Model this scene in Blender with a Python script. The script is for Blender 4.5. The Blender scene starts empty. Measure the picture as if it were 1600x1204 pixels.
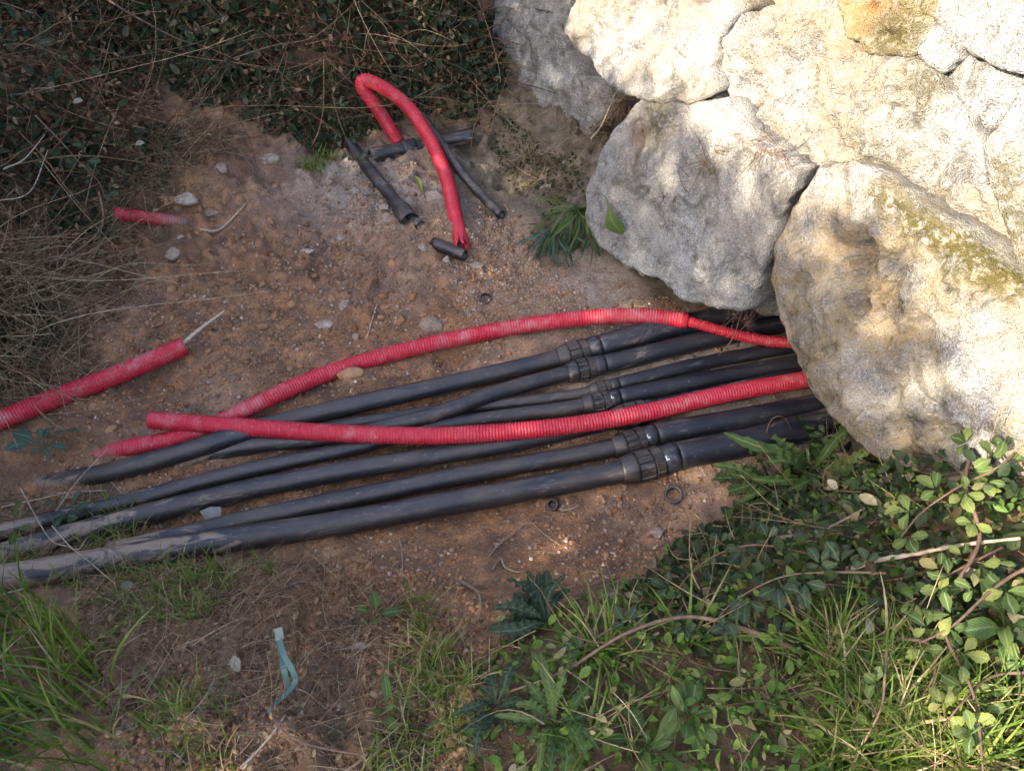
import bpy, math, random
import numpy as np
from mathutils import Vector, Matrix
from mathutils.geometry import delaunay_2d_cdt

random.seed(7)
rng = np.random.default_rng(11)
R = math.radians
scene = bpy.context.scene
COL = scene.collection

# ------------------------------------------------------------------ camera, sky, sun, exposure
CAM_H, PITCH, F = 2.0, R(50.0), 1200.0            # F in pixels of a 1600 px wide frame
cam_d = bpy.data.cameras.new('camera')
cam = bpy.data.objects.new('camera', cam_d)
COL.objects.link(cam)
cam.location = (0, 0, CAM_H)
cam.rotation_euler = (math.pi / 2 - PITCH, 0, 0)
cam_d.sensor_width = 36.0
cam_d.lens = 36.0 * F / 1600.0
cam_d.clip_start, cam_d.clip_end = 0.05, 400.0
scene.camera = cam

SUN = Vector((-0.72, -0.50, 0.48)).normalized()
sun_el = math.asin(SUN.z)
world = bpy.data.worlds.new('World')
scene.world = world
world.use_nodes = True
wn, wl = world.node_tree.nodes, world.node_tree.links
bg = wn['Background']
sky = wn.new('ShaderNodeTexSky')
sky.sky_type = 'NISHITA'
sky.sun_disc = False
sky.sun_elevation = sun_el
sky.sun_rotation = math.atan2(SUN.x, SUN.y)
sky.air_density, sky.dust_density, sky.ozone_density = 0.8, 2.5, 0.6
wl.new(sky.outputs['Color'], bg.inputs['Color'])
bg.inputs['Strength'].default_value = 0.15
sd = bpy.data.lights.new('sun', 'SUN')
sd.energy, sd.angle, sd.color = 3.6, R(0.6), (1.0, 0.90, 0.74)
so = bpy.data.objects.new('sun', sd)
COL.objects.link(so)
so.rotation_euler = (-SUN).to_track_quat('-Z', 'Y').to_euler()
so.location = (-6, -5, 8)
vs = scene.view_settings
vs.view_transform, vs.look, vs.gamma, vs.exposure = 'Standard', 'None', 1.0, 2.6
vs.use_curve_mapping = False
cy = scene.cycles
cy.max_bounces, cy.diffuse_bounces, cy.glossy_bounces, cy.transmission_bounces, cy.transparent_max_bounces = 4, 2, 1, 2, 2
cy.adaptive_threshold = 0.02
cy.caustics_reflective = cy.caustics_refractive = False

# ------------------------------------------------------------------ noise
def _hash(ix, iy, iz, seed):
    h = (ix.astype(np.int64) * 374761393 + iy.astype(np.int64) * 668265263 + iz.astype(np.int64) * 2147483647 + seed * 974711) & 0xffffffff
    h = ((h ^ (h >> 13)) * 1274126177) & 0xffffffff
    h = ((h ^ (h >> 15)) * 2246822519) & 0xffffffff
    return ((h ^ (h >> 16)) & 0xffff) / 32767.5 - 1.0

def vnoise(p, seed=0):
    i = np.floor(p); f = p - i
    f = f * f * f * (f * (f * 6 - 15) + 10)
    x, y, z = i[:, 0], i[:, 1], i[:, 2]
    fx, fy, fz = f[:, 0], f[:, 1], f[:, 2]
    def c(a, b, d): return _hash(x + a, y + b, z + d, seed)
    x00 = c(0,0,0) * (1-fx) + c(1,0,0) * fx
    x10 = c(0,1,0) * (1-fx) + c(1,1,0) * fx
    x01 = c(0,0,1) * (1-fx) + c(1,0,1) * fx
    x11 = c(0,1,1) * (1-fx) + c(1,1,1) * fx
    return (x00 * (1-fy) + x10 * fy) * (1-fz) + (x01 * (1-fy) + x11 * fy) * fz

ROT = np.array([[0.36, 0.48, -0.8], [-0.8, 0.6, 0.0], [0.48, 0.64, 0.6]])
def fbm(p, freq, octs=4, gain=0.5, seed=0):
    s = np.zeros(len(p)); a = 1.0; q = p * freq
    for o in range(octs):
        s += a * vnoise(q, seed + o * 17)
        q = (q @ ROT.T) * 2.03; a *= gain
    return s

def ss(a, b, x):
    t = np.clip((x - a) / (b - a), 0, 1)
    return t * t * (3 - 2 * t)

# ------------------------------------------------------------------ the lie of the land
A0 = np.array([0.12, 3.25])                        # far foot of the wall
U2 = np.array([0.51, -0.86]); U2 = U2 / np.linalg.norm(U2)     # along the wall, towards the camera
N2 = np.array([-U2[1] * -1, 0.0]); N2 = np.array([U2[1], -U2[0]])   # out of the wall
def wall_tn(x, y):
    dx, dy = x - A0[0], y - A0[1]
    return dx * U2[0] + dy * U2[1], dx * N2[0] + dy * N2[1]

def H0(x, y):
    x = np.asarray(x, float); y = np.asarray(y, float)
    t, dn = wall_tn(x, y)
    near = ss(1.22, 0.45, y - 0.05 * np.sin(3 * x))
    d = (x - 0.42) * 0.47 - (y - 1.13) * 0.882
    right = ss(0.07, 0.55, d)
    z = 0.36 * (1 - (1 - near) * (1 - right))
    z = z + 0.16 * ss(0.5, 1.5, d) 
    z = z + 0.13 * ss(0.40, -0.02, dn) * ss(0.85, 0.40, t)
    z = z + 0.14 * ss(0.62, 0.25, dn) * ss(2.0, 2.5, t)
    back = 1.5 * ss(2.95, 4.8, y - 0.10 * np.sin(2.1 * x + 1.0)) * ss(0.02, 0.42, dn)
    left = 1.75 * ss(-1.5, -3.5, x + 0.08 * np.sin(2.3 * y))
    z = np.maximum(z, 0) + np.sqrt(back**2 + left**2)
    z = z + 0.17 * np.exp(-((x + 1.45)**2 + (y - 3.02)**2) / (2 * 0.24**2))
    z = z + 0.05 * ss(2.2, 2.9, y) * ss(-0.2, -1.2, x)
    # retained ground behind the wall, with the pipe cavity left open at its foot
    zb = 1.75 * ss(-0.62, -0.95, dn)
    inside = ss(-0.02, -0.1, dn)
    z = z * (1 - inside) + np.minimum(z, 0.25) * inside
    z = np.maximum(z, zb)
    return z

def cam_ray(px, py):
    a, b = (px - 800.0) / F, (602.0 - py) / F
    c, s = math.cos(PITCH), math.sin(PITCH)
    return np.array([a, c + b * s, -s + b * c])

def at(px, py, h=0.0):
    """the point of the terrain (raised by h) seen at a place of the photograph"""
    d = cam_ray(px, py)
    ts = np.linspace(0.6, 9.0, 1700)
    z = CAM_H + ts * d[2] - h - H0(ts * d[0], ts * d[1])
    k = int(np.argmax(z < 0))
    if z[k] >= 0: k = len(ts) - 1
    k = max(k, 1)
    f = z[k-1] / (z[k-1] - z[k])
    t = ts[k-1] + (ts[k] - ts[k-1]) * f
    return Vector((t * d[0], t * d[1], CAM_H + t * d[2]))

def atz(px, py, z):
    d = cam_ray(px, py); t = (z - CAM_H) / d[2]
    return Vector((t * d[0], t * d[1], z))

# ------------------------------------------------------------------ material helpers
class NT:
    def __init__(self, name):
        self.m = bpy.data.materials.new(name); self.m.use_nodes = True
        self.n, self.l = self.m.node_tree.nodes, self.m.node_tree.links
        self.b = self.n['Principled BSDF']
    def node(self, t, **kw):
        n = self.n.new(t)
        for k, v in kw.items(): setattr(n, k, v)
        return n
    def link(self, a, b): self.l.new(a, b)
    def co(self, kind='Object'): return self.node('ShaderNodeTexCoord').outputs[kind]
    def noise(self, vec, scale, detail=4, rough=0.55, dist=0.0):
        n = self.node('ShaderNodeTexNoise')
        n.inputs['Scale'].default_value = scale; n.inputs['Detail'].default_value = detail
        n.inputs['Roughness'].default_value = rough; n.inputs['Distortion'].default_value = dist
        if vec is not None: self.link(vec, n.inputs['Vector'])
        return n.outputs['Fac']
    def ramp(self, fac, stops):
        n = self.node('ShaderNodeValToRGB'); e = n.color_ramp.elements
        while len(e) < len(stops): e.new(0.5)
        for k, (p, c) in enumerate(stops):
            e[k].position = p
            e[k].color = (c, c, c, 1) if isinstance(c, (int, float)) else (*c, 1)
        self.link(fac, n.inputs['Fac'])
        return n.outputs['Color']
    def mix(self, fac, a, b, mode='MIX'):
        n = self.node('ShaderNodeMix', data_type='RGBA', blend_type=mode)
        for sock, v in ((n.inputs[0], fac), (n.inputs[6], a), (n.inputs[7], b)):
            if isinstance(v, (int, float)): sock.default_value = v
            elif isinstance(v, tuple): sock.default_value = (*v, 1)
            else: self.link(v, sock)
        return n.outputs[2]
    def math(self, op, a, b=0.0):
        n = self.node('ShaderNodeMath', operation=op)
        for s, v in ((n.inputs[0], a), (n.inputs[1], b)):
            if isinstance(v, (int, float)): s.default_value = v
            else: self.link(v, s)
        return n.outputs[0]
    def bump(self, h, strength, dist):
        n = self.node('ShaderNodeBump')
        n.inputs['Strength'].default_value = strength; n.inputs['Distance'].default_value = dist
        self.link(h, n.inputs['Height']); self.link(n.outputs[0], self.b.inputs['Normal'])
    def attr(self, name):
        return self.node('ShaderNodeAttribute', attribute_name=name).outputs['Fac']
    def island(self): return self.node('ShaderNodeNewGeometry').outputs['Random Per Island']
    def objrand(self): return self.node('ShaderNodeObjectInfo').outputs['Random']
    def done(self, col, rough=0.8, spec=0.3):
        if isinstance(col, tuple): self.b.inputs['Base Color'].default_value = (*col, 1)
        else: self.link(col, self.b.inputs['Base Color'])
        if isinstance(rough, (int, float)): self.b.inputs['Roughness'].default_value = rough
        else: self.link(rough, self.b.inputs['Roughness'])
        self.b.inputs['Specular IOR Level'].default_value = spec
        return self.m

def mat_soil():
    t = NT('soil'); c = t.co()
    n1 = t.noise(c, 2.2, 5, 0.6); n2 = t.noise(c, 14, 6, 0.65); n3 = t.noise(c, 90, 4, 0.7); n4 = t.noise(c, 260, 2, 0.6)
    red = t.ramp(n1, [(0.30, (0.29, 0.125, 0.052)), (0.5, (0.405, 0.195, 0.088)), (0.68, (0.47, 0.250, 0.128))])
    red = t.mix(t.ramp(n2, [(0.42, 0.85), (0.60, 0.0)]), red, (0.145, 0.085, 0.056))
    red = t.mix(t.ramp(n3, [(0.52, 0.0), (0.72, 0.75)]), red, (0.44, 0.30, 0.20))
    red = t.mix(t.ramp(t.noise(c, 5.5, 6, 0.68, 0.8), [(0.36, 0.8), (0.50, 0.0)]), red, (0.105, 0.066, 0.048))
    sand = t.mix(n2, (0.27, 0.222, 0.175), (0.40, 0.345, 0.285))
    sand = t.mix(t.ramp(n3, [(0.5, 0.0), (0.7, 0.8)]), sand, (0.52, 0.48, 0.42))
    sm = t.math('MULTIPLY', t.attr('sand'), t.ramp(n2, [(0.3, 0.35), (0.6, 1.0)]))
    col = t.mix(sm, red, sand)
    col = t.mix(t.math('MULTIPLY', t.attr('moss'), t.ramp(n2, [(0.32, 0.35), (0.55, 1.0)])), col, t.mix(n3, (0.055, 0.050, 0.030), (0.15, 0.125, 0.085)))  # moss and dark earth; on the ground it also carries painted recess shade
    litter = t.mix(n3, (0.075, 0.046, 0.026), (0.23, 0.145, 0.08))
    col = t.mix(t.attr('litter'), col, litter)
    col = t.mix(t.ramp(n4, [(0.35, 0.5), (0.55, 0.0)]), col, (0.10, 0.062, 0.043))
    h = t.math('ADD', t.math('MULTIPLY', n3, 1.0), t.math('MULTIPLY', n4, 0.5))
    t.bump(h, 0.85, 0.012)
    return t.done(col, 0.95, 0.15)

def mat_granite():
    t = NT('granite'); c = t.co()
    big = t.noise(c, 3.2, 5, 0.62, 0.6); mid = t.noise(c, 17, 5, 0.65); sp = t.noise(c, 120, 3, 0.7); sp2 = t.noise(c, 300, 2, 0.6)
    col = t.mix(t.ramp(mid, [(0.3, 0.0), (0.7, 1.0)]), (0.17, 0.165, 0.158), (0.47, 0.455, 0.43))
    col = t.mix(t.ramp(sp, [(0.55, 0.0), (0.70, 0.8)]), col, (0.62, 0.60, 0.57))
    col = t.mix(t.ramp(sp2, [(0.36, 0.9), (0.47, 0.0)]), col, (0.085, 0.08, 0.075))
    lich = t.ramp(big, [(0.36, 0.0), (0.54, 0.9)])
    lich = t.math('MULTIPLY', lich, t.ramp(mid, [(0.34, 0.15), (0.56, 1.0)]))
    lich = t.math('MULTIPLY', lich, t.attr('weather'))
    col = t.mix(lich, col, t.mix(sp, (0.155, 0.115, 0.062), (0.37, 0.295, 0.185)))
    dark = t.math('MULTIPLY', t.ramp(t.noise(c, 7, 7, 0.75, 1.2), [(0.38, 0.95), (0.49, 0.0)]), 0.8)
    col = t.mix(dark, col, (0.10, 0.088, 0.07))
    vo = t.node('ShaderNodeTexVoronoi', feature='DISTANCE_TO_EDGE'); vo.inputs['Scale'].default_value = 3.0
    wv = t.node('ShaderNodeTexNoise'); wv.inputs['Scale'].default_value = 9; wv.inputs['Detail'].default_value = 5; t.link(c, wv.inputs['Vector'])
    va = t.node('ShaderNodeVectorMath', operation='MULTIPLY_ADD'); t.link(wv.outputs['Color'], va.inputs[0]); va.inputs[1].default_value = (0.10, 0.10, 0.10); t.link(c, va.inputs[2])
    t.link(va.outputs[0], vo.inputs['Vector'])
    ck = t.math('MULTIPLY', t.ramp(vo.outputs['Distance'], [(0.003, 1.0), (0.012, 0.0)]), t.ramp(t.noise(c, 4, 3), [(0.53, 0.0), (0.62, 0.8)]))
    col = t.mix(ck, col, (0.07, 0.058, 0.042))
    stain = t.math('MULTIPLY', t.attr('stain'), t.ramp(t.noise(c, 26, 4, 0.6), [(0.35, 0.1), (0.6, 1.0)]))
    col = t.mix(stain, col, (0.30, 0.155, 0.045))
    moss = t.math('MULTIPLY', t.attr('moss'), t.ramp(t.noise(c, 40, 4, 0.7), [(0.36, 0.0), (0.52, 1.0)]))
    col = t.mix(moss, col, (0.085, 0.070, 0.022))
    h = t.math('ADD', sp, t.math('ADD', t.math('MULTIPLY', sp2, 0.5), t.math('MULTIPLY', mid, 1.4)))
    t.bump(h, 1.0, 0.017)
    return t.done(col, 0.92, 0.15)

def mat_stone():
    t = NT('loose_stone'); c = t.co()
    n = t.noise(c, 40, 5, 0.65); n2 = t.noise(c, 220, 3, 0.6)
    col = t.mix(t.objrand(), (0.25, 0.175, 0.115), (0.39, 0.32, 0.25))
    col = t.mix(t.ramp(n, [(0.36, 0.7), (0.56, 0.0)]), col, (0.16, 0.095, 0.065))
    col = t.mix(t.ramp(n2, [(0.55, 0.0), (0.7, 0.5)]), col, (0.55, 0.52, 0.48))
    t.bump(t.math('ADD', n, n2), 0.7, 0.004)
    return t.done(col, 0.92, 0.2)

def mat_gravel():
    t = NT('gravel'); i = t.island(); c = t.co()
    col = t.ramp(i, [(0.0, (0.18, 0.105, 0.072)), (0.45, (0.33, 0.195, 0.11)), (0.80, (0.38, 0.285, 0.22)), (1.0, (0.52, 0.45, 0.385))])
    col = t.mix(t.ramp(t.noise(c, 180, 3), [(0.4, 0.5), (0.6, 0.0)]), col, (0.13, 0.08, 0.055))
    return t.done(col, 0.95, 0.15)

def mat_clod():
    t = NT('clod'); i = t.island(); c = t.co()
    col = t.ramp(i, [(0.0, (0.17, 0.080, 0.036)), (0.6, (0.29, 0.148, 0.072)), (1.0, (0.38, 0.215, 0.115))])
    n = t.noise(c, 160, 4, 0.7)
    col = t.mix(t.ramp(n, [(0.5, 0.0), (0.7, 0.6)]), col, (0.28, 0.19, 0.14))
    t.bump(n, 0.9, 0.006)
    return t.done(col, 0.97, 0.1)

def mat_black(name, dust=0.34, base=(0.011, 0.0115, 0.015)):
    t = NT(name)
    mr = t.node('ShaderNodeMapping'); mr.inputs['Rotation'].default_value = (0, 0, -0.26); t.link(t.co(), mr.inputs['Vector'])
    mp = t.node('ShaderNodeMapping'); mp.inputs['Scale'].default_value = (0.3, 1.0, 1.0); t.link(mr.outputs['Vector'], mp.inputs['Vector']); c = mp.outputs['Vector']
    n = t.noise(c, 22, 6, 0.7, 0.8); n2 = t.noise(c, 130, 4, 0.7); n3 = t.noise(c, 6, 4, 0.6)
    nz = t.node('ShaderNodeSeparateXYZ'); t.link(t.node('ShaderNodeNewGeometry').outputs['Normal'], nz.inputs[0])
    top = t.ramp(nz.outputs['Z'], [(0.05, 0.15), (0.85, 1.0)])       # dust settles on upper faces
    film = t.math('MULTIPLY', t.ramp(t.noise(c, 16, 6, 0.7), [(0.38, 0.05), (0.66, 0.9)]), top)
    col = t.mix(t.math('MULTIPLY', film, dust), base, (0.22, 0.155, 0.115))
    patch = t.math('MULTIPLY', t.ramp(n, [(0.55, 0.0), (0.70, 0.6)]), t.ramp(n3, [(0.40, 0.0), (0.62, 0.9)]))
    patch = t.math('MULTIPLY', patch, top)
    md = t.attr('mud')
    mudm = t.ramp(t.math('ADD', t.math('MULTIPLY', md, 0.8), t.math('MULTIPLY', t.math('SUBTRACT', n, 0.5), 2.8)), [(0.34, 0.0), (0.58, 0.92)])
    col = t.mix(patch, col, (0.26, 0.225, 0.20))
    col = t.mix(mudm, col, t.mix(n2, (0.13, 0.085, 0.056), (0.31, 0.22, 0.155)))
    col = t.mix(t.math('MULTIPLY', t.ramp(n2, [(0.62, 0.0), (0.72, 0.5)]), top), col, (0.30, 0.26, 0.235))
    rough = t.math('ADD', t.math('MULTIPLY', film, 0.35), 0.34)
    t.bump(t.math('ADD', n2, mudm), 0.25, 0.003)
    return t.done(col, rough, 0.5)

def mat_red(name, dusty):
    t = NT(name); c = t.co()
    n = t.noise(c, 18, 5, 0.65, 0.4); n2 = t.noise(c, 110, 4, 0.7); n3 = t.noise(c, 4, 3)
    col = t.mix(n, (0.41, 0.013, 0.028), (0.47, 0.024, 0.044))
    nz = t.node('ShaderNodeSeparateXYZ'); t.link(t.node('ShaderNodeNewGeometry').outputs['Normal'], nz.inputs[0])
    top = t.ramp(nz.outputs['Z'], [(0.0, 0.25), (0.8, 1.0)])
    dm = t.math('MULTIPLY', t.ramp(t.math('ADD', n, t.math('MULTIPLY', t.math('SUBTRACT', n3, 0.5), 0.8)), [(0.62 - dusty * 0.2, 0.0), (0.85 - dusty * 0.15, 0.55)]), top)
    col = t.mix(dm, col, (0.40, 0.235, 0.21))
    col = t.mix(t.math('MULTIPLY', t.ramp(n2, [(0.60, 0.0), (0.70, 0.55)]), top), col, (0.50, 0.38, 0.34))
    col = t.mix(t.math('MULTIPLY', t.attr('groove'), t.ramp(n, [(0.42, 0.0), (0.66, 0.42)])), col, (0.42, 0.18, 0.16))
    col = t.mix(t.attr('mud'), col, t.mix(n2, (0.16, 0.09, 0.06), (0.30, 0.20, 0.15)))
    t.bump(n2, 0.12, 0.002)
    return t.done(col, 0.52, 0.35)

def mat_leaf(name, stops, rib=None, per='island', trans=0.28, rough=0.55):
    t = NT(name)
    r = t.island() if per == 'island' else t.objrand()
    col = t.ramp(r, stops)
    c = t.co()
    col = t.mix(t.ramp(t.noise(c, 70, 3), [(0.4, 0.35), (0.65, 0.0)]), col, tuple(0.55 * v for v in stops[0][1]))
    if rib:
        uv = t.node('ShaderNodeSeparateXYZ'); t.link(t.co('UV'), uv.inputs[0])
        m = t.math('ABSOLUTE', t.math('SUBTRACT', uv.outputs['Y'], 0.5))
        col = t.mix(t.ramp(m, [(0.03, 0.85), (0.09, 0.0)]), col, rib)
        w = t.node('ShaderNodeTexWave', wave_type='BANDS'); w.inputs['Scale'].default_value = 4.5
        cmb = t.node('ShaderNodeCombineXYZ'); t.link(t.math('ADD', uv.outputs['X'], t.math('MULTIPLY', m, -0.5)), cmb.inputs[0])
        t.link(cmb.outputs[0], w.inputs['Vector'])
        t.bump(w.outputs['Fac'], 0.4, 0.003)
    t.done(col, rough, 0.18)
    tr = t.node('ShaderNodeBsdfTranslucent'); t.link(t.mix(1.0, col, (1.5, 1.6, 0.7), 'MULTIPLY'), tr.inputs['Color'])
    ms = t.node('ShaderNodeMixShader'); ms.inputs[0].default_value = trans
    t.link(t.b.outputs[0], ms.inputs[1]); t.link(tr.outputs[0], ms.inputs[2])
    t.link(ms.outputs[0], t.n['Material Output'].inputs['Surface'])
    return t.m

def mat_twig(name, stops, per='island'):
    t = NT(name)
    col = t.ramp(t.island() if per == 'island' else t.objrand(), stops)
    n = t.noise(t.co(), 60, 4, 0.7)
    col = t.mix(t.ramp(n, [(0.35, 0.6), (0.6, 0.0)]), col, tuple(0.5 * v for v in stops[0][1]))
    return t.done(col, 0.85, 0.2)

def mat_plain(name, col, rough=0.5, spec=0.4):
    t = NT(name)
    n = t.noise(t.co(), 80, 4, 0.6)
    return t.done(t.mix(t.math('MULTIPLY', n, 0.5), col, tuple(0.55 * v + 0.05 for v in col)), rough, spec)

M = dict(
    soil=mat_soil(), granite=mat_granite(), stone=mat_stone(), gravel=mat_gravel(), clod=mat_clod(),
    black=mat_black('black_polyethylene'), black_clean=mat_black('clean_black_polyethylene', dust=0.10, base=(0.010, 0.0115, 0.017)), fitting=mat_black('black_fitting', base=(0.014, 0.0125, 0.012)),
    red=mat_red('red_conduit', 0.15), red_dusty=mat_red('dusty_red_conduit', 0.75),
    bramble=mat_leaf('bramble_leaf', [(0.0, (0.016, 0.027, 0.012)), (0.45, (0.028, 0.045, 0.018)), (0.75, (0.050, 0.068, 0.025)), (0.90, (0.085, 0.050, 0.026)), (1.0, (0.20, 0.17, 0.11))]),
    dead=mat_leaf('dead_leaf', [(0.0, (0.080, 0.038, 0.018)), (0.6, (0.17, 0.090, 0.042)), (1.0, (0.38, 0.27, 0.15))], trans=0.12, rough=0.8),
    cane_leaf=mat_leaf('cane_leaf', [(0.0, (0.045, 0.075, 0.020)), (0.5, (0.105, 0.145, 0.036)), (0.9, (0.19, 0.21, 0.05)), (1.0, (0.25, 0.19, 0.09))], rib=(0.15, 0.19, 0.10), per='obj'),
    dark_leaf=mat_leaf('dark_cane_leaf', [(0.0, (0.030, 0.050, 0.026)), (1.0, (0.062, 0.085, 0.042))], rib=(0.09, 0.12, 0.075), per='obj'),
    herb=mat_leaf('herb_leaf', [(0.0, (0.050, 0.092, 0.026)), (0.5, (0.080, 0.130, 0.034)), (1.0, (0.125, 0.165, 0.045))], rib=(0.15, 0.20, 0.085), per='obj'),
    herb_blue=mat_leaf('blue_green_leaf', [(0.0, (0.040, 0.085, 0.060)), (1.0, (0.080, 0.125, 0.085))], rib=(0.13, 0.165, 0.11), per='obj'),
    cover=mat_leaf('ground_cover_leaf', [(0.0, (0.045, 0.088, 0.018)), (0.5, (0.085, 0.150, 0.026)), (0.82, (0.15, 0.21, 0.036)), (0.93, (0.20, 0.17, 0.08)), (1.0, (0.30, 0.26, 0.15))]),
    grass=mat_leaf('grass_blade', [(0.0, (0.065, 0.105, 0.016)), (0.45, (0.115, 0.175, 0.026)), (0.72, (0.18, 0.215, 0.040)), (0.82, (0.26, 0.20, 0.09)), (1.0, (0.38, 0.29, 0.17))], trans=0.3),
    straw=mat_twig('straw', [(0.0, (0.11, 0.066, 0.034)), (0.6, (0.24, 0.155, 0.082)), (1.0, (0.46, 0.35, 0.21))]),
    twig=mat_twig('twig', [(0.0, (0.075, 0.036, 0.018)), (0.7, (0.18, 0.098, 0.048)), (1.0, (0.42, 0.29, 0.17))]),
    stick=mat_twig('stick', [(0.0, (0.17, 0.12, 0.085)), (0.5, (0.28, 0.215, 0.155)), (1.0, (0.42, 0.345, 0.255))], per='obj'),
    moss=mat_twig('moss', [(0.0, (0.040, 0.038, 0.012)), (0.6, (0.080, 0.066, 0.020)), (1.0, (0.14, 0.105, 0.035))]),
    cane=mat_twig('cane_bark', [(0.0, (0.10, 0.060, 0.045)), (1.0, (0.20, 0.125, 0.080))], per='obj'),
    strap=mat_plain('teal_strap', (0.055, 0.115, 0.092), 0.6), strap_end=mat_plain('frayed_strap_end', (0.30, 0.32, 0.25), 0.6),
    plastic=mat_plain('clear_plastic_scrap', (0.32, 0.31, 0.30), 0.3), tag=mat_plain('white_mark', (0.72, 0.74, 0.76), 0.5),
    hedge=mat_plain('hedge_leaf', (0.04, 0.065, 0.03), 0.6),
    ring=mat_black('ring_rubber', base=(0.018, 0.018, 0.020)),
    root=mat_twig('root', [(0.0, (0.13, 0.075, 0.045)), (1.0, (0.27, 0.17, 0.11))]),
    pale_stick=mat_plain('pale_stick', (0.46, 0.38, 0.26), 0.8),
    leaf_yellow=mat_leaf('yellow_green_leaf', [(0.0, (0.26, 0.30, 0.05)), (1.0, (0.30, 0.33, 0.06))], per='obj'),
)

# ------------------------------------------------------------------ object helpers
def link(name, me, mat=None, parent=None):
    o = bpy.data.objects.new(name, me)
    COL.objects.link(o)
    if mat is not None and me is not None and not me.materials: me.materials.append(mat)
    if parent is not None: o.parent = parent
    return o

def tag(o, label=None, cat=None, group=None, kind=None):
    if label: o['label'] = label
    if cat: o['category'] = cat
    if group: o['group'] = group
    if kind: o['kind'] = kind
    return o

def empty(name, loc, label=None, cat=None, group=None):
    o = bpy.data.objects.new(name, None); COL.objects.link(o)
    o.empty_display_size = 0.05
    o.location = loc
    return tag(o, label, cat, group)

def mesh(name, v, f, smooth=True, origin=None, attrs=None, uv=None):
    v = np.asarray(v, np.float64)
    if origin is not None: v = v - np.asarray(origin, float)[None, :]
    me = bpy.data.meshes.new(name)
    f = np.asarray(f, np.int32) if not isinstance(f, list) else f
    if isinstance(f, np.ndarray):
        n, k = f.shape
        me.vertices.add(len(v)); me.vertices.foreach_set('co', v.astype(np.float32).ravel())
        me.loops.add(n * k); me.loops.foreach_set('vertex_index', f.ravel())
        me.polygons.add(n); me.polygons.foreach_set('loop_start', np.arange(0, n * k, k, dtype=np.int32))
        me.update(calc_edges=True)
        me.validate()
    else:
        me.from_pydata([tuple(p) for p in v], [], f); me.update()
    if smooth: me.polygons.foreach_set('use_smooth', np.ones(len(me.polygons), bool))
    if attrs:
        for k, a in attrs.items():
            at_ = me.attributes.new(k, 'FLOAT', 'POINT'); at_.data.foreach_set('value', np.asarray(a, np.float32))
    if uv is not None:
        l = me.uv_layers.new(name='UVMap')
        idx = np.empty(len(me.loops), np.int32); me.loops.foreach_get('vertex_index', idx)
        l.data.foreach_set('uv', np.asarray(uv, np.float32)[idx].ravel())
    return me

def catmull(P, step):
    P = [np.asarray(p, float) for p in P]
    P = [2 * P[0] - P[1]] + P + [2 * P[-1] - P[-2]]
    out = []
    for i in range(1, len(P) - 2):
        p0, p1, p2, p3 = P[i-1:i+3]
        n = max(2, int(np.linalg.norm(p2 - p1) / step))
        for k in range(n):
            t = k / n
            out.append(0.5 * (2*p1 + (p2-p0)*t + (2*p0-5*p1+4*p2-p3)*t*t + (3*p1-p0-3*p2+p3)*t**3))
    out.append(P[-2])
    return np.array(out)

class Path:
    def __init__(self, P, step=0.02):
        self.p = catmull(P, step)
        d = np.linalg.norm(np.diff(self.p, axis=0), axis=1)
        self.s = np.concatenate([[0], np.cumsum(d)]); self.L = self.s[-1]
        tan = np.gradient(self.p, axis=0); tan /= np.linalg.norm(tan, axis=1)[:, None]
        up = np.array([0, 0, 1.0])
        if abs(tan[0] @ up) > 0.9: up = np.array([1.0, 0, 0])
        n = up - tan[0] * (up @ tan[0]); n /= np.linalg.norm(n)
        N = [n]
        for i in range(1, len(tan)):
            n = N[-1] - tan[i] * (N[-1] @ tan[i]); n /= np.linalg.norm(n); N.append(n)
        self.t, self.n = tan, np.array(N)
    def frame(self, s):
        s = np.asarray(s, float)
        ex0 = np.minimum(s, 0)[:, None]; ex1 = np.maximum(s - self.L, 0)[:, None]
        P = np.stack([np.interp(s, self.s, self.p[:, k]) for k in range(3)], 1)
        T = np.stack([np.interp(s, self.s, self.t[:, k]) for k in range(3)], 1); T /= np.linalg.norm(T, axis=1)[:, None]
        Nn = np.stack([np.interp(s, self.s, self.n[:, k]) for k in range(3)], 1)
        Nn -= T * np.sum(T * Nn, 1)[:, None]; Nn /= np.linalg.norm(Nn, axis=1)[:, None]
        return P + T * (ex0 + ex1), T, Nn, np.cross(T, Nn)

def sweep(path, S, RR, segs=20, mod=None):
    """rings at S of radius RR along a path; mod(s_index, angles) scales radii. returns verts, quads"""
    S = np.asarray(S, float); RR = np.asarray(RR, float)
    P, T, Nn, B = path.frame(S)
    a = np.linspace(0, 2 * math.pi, segs, endpoint=False)
    r = RR[:, None] * np.ones((1, segs))
    if mod is not None: r = r * mod(S, a)
    V = P[:, None, :] + r[:, :, None] * (np.cos(a)[None, :, None] * Nn[:, None, :] + np.sin(a)[None, :, None] * B[:, None, :])
    m = len(S)
    i = np.arange(m - 1)[:, None] * segs; j = np.arange(segs)[None, :]; j2 = (j + 1) % segs
    F_ = np.stack([i + j, i + j2, i + segs + j2, i + segs + j], -1).reshape(-1, 4)
    return V.reshape(-1, 3), F_

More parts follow.
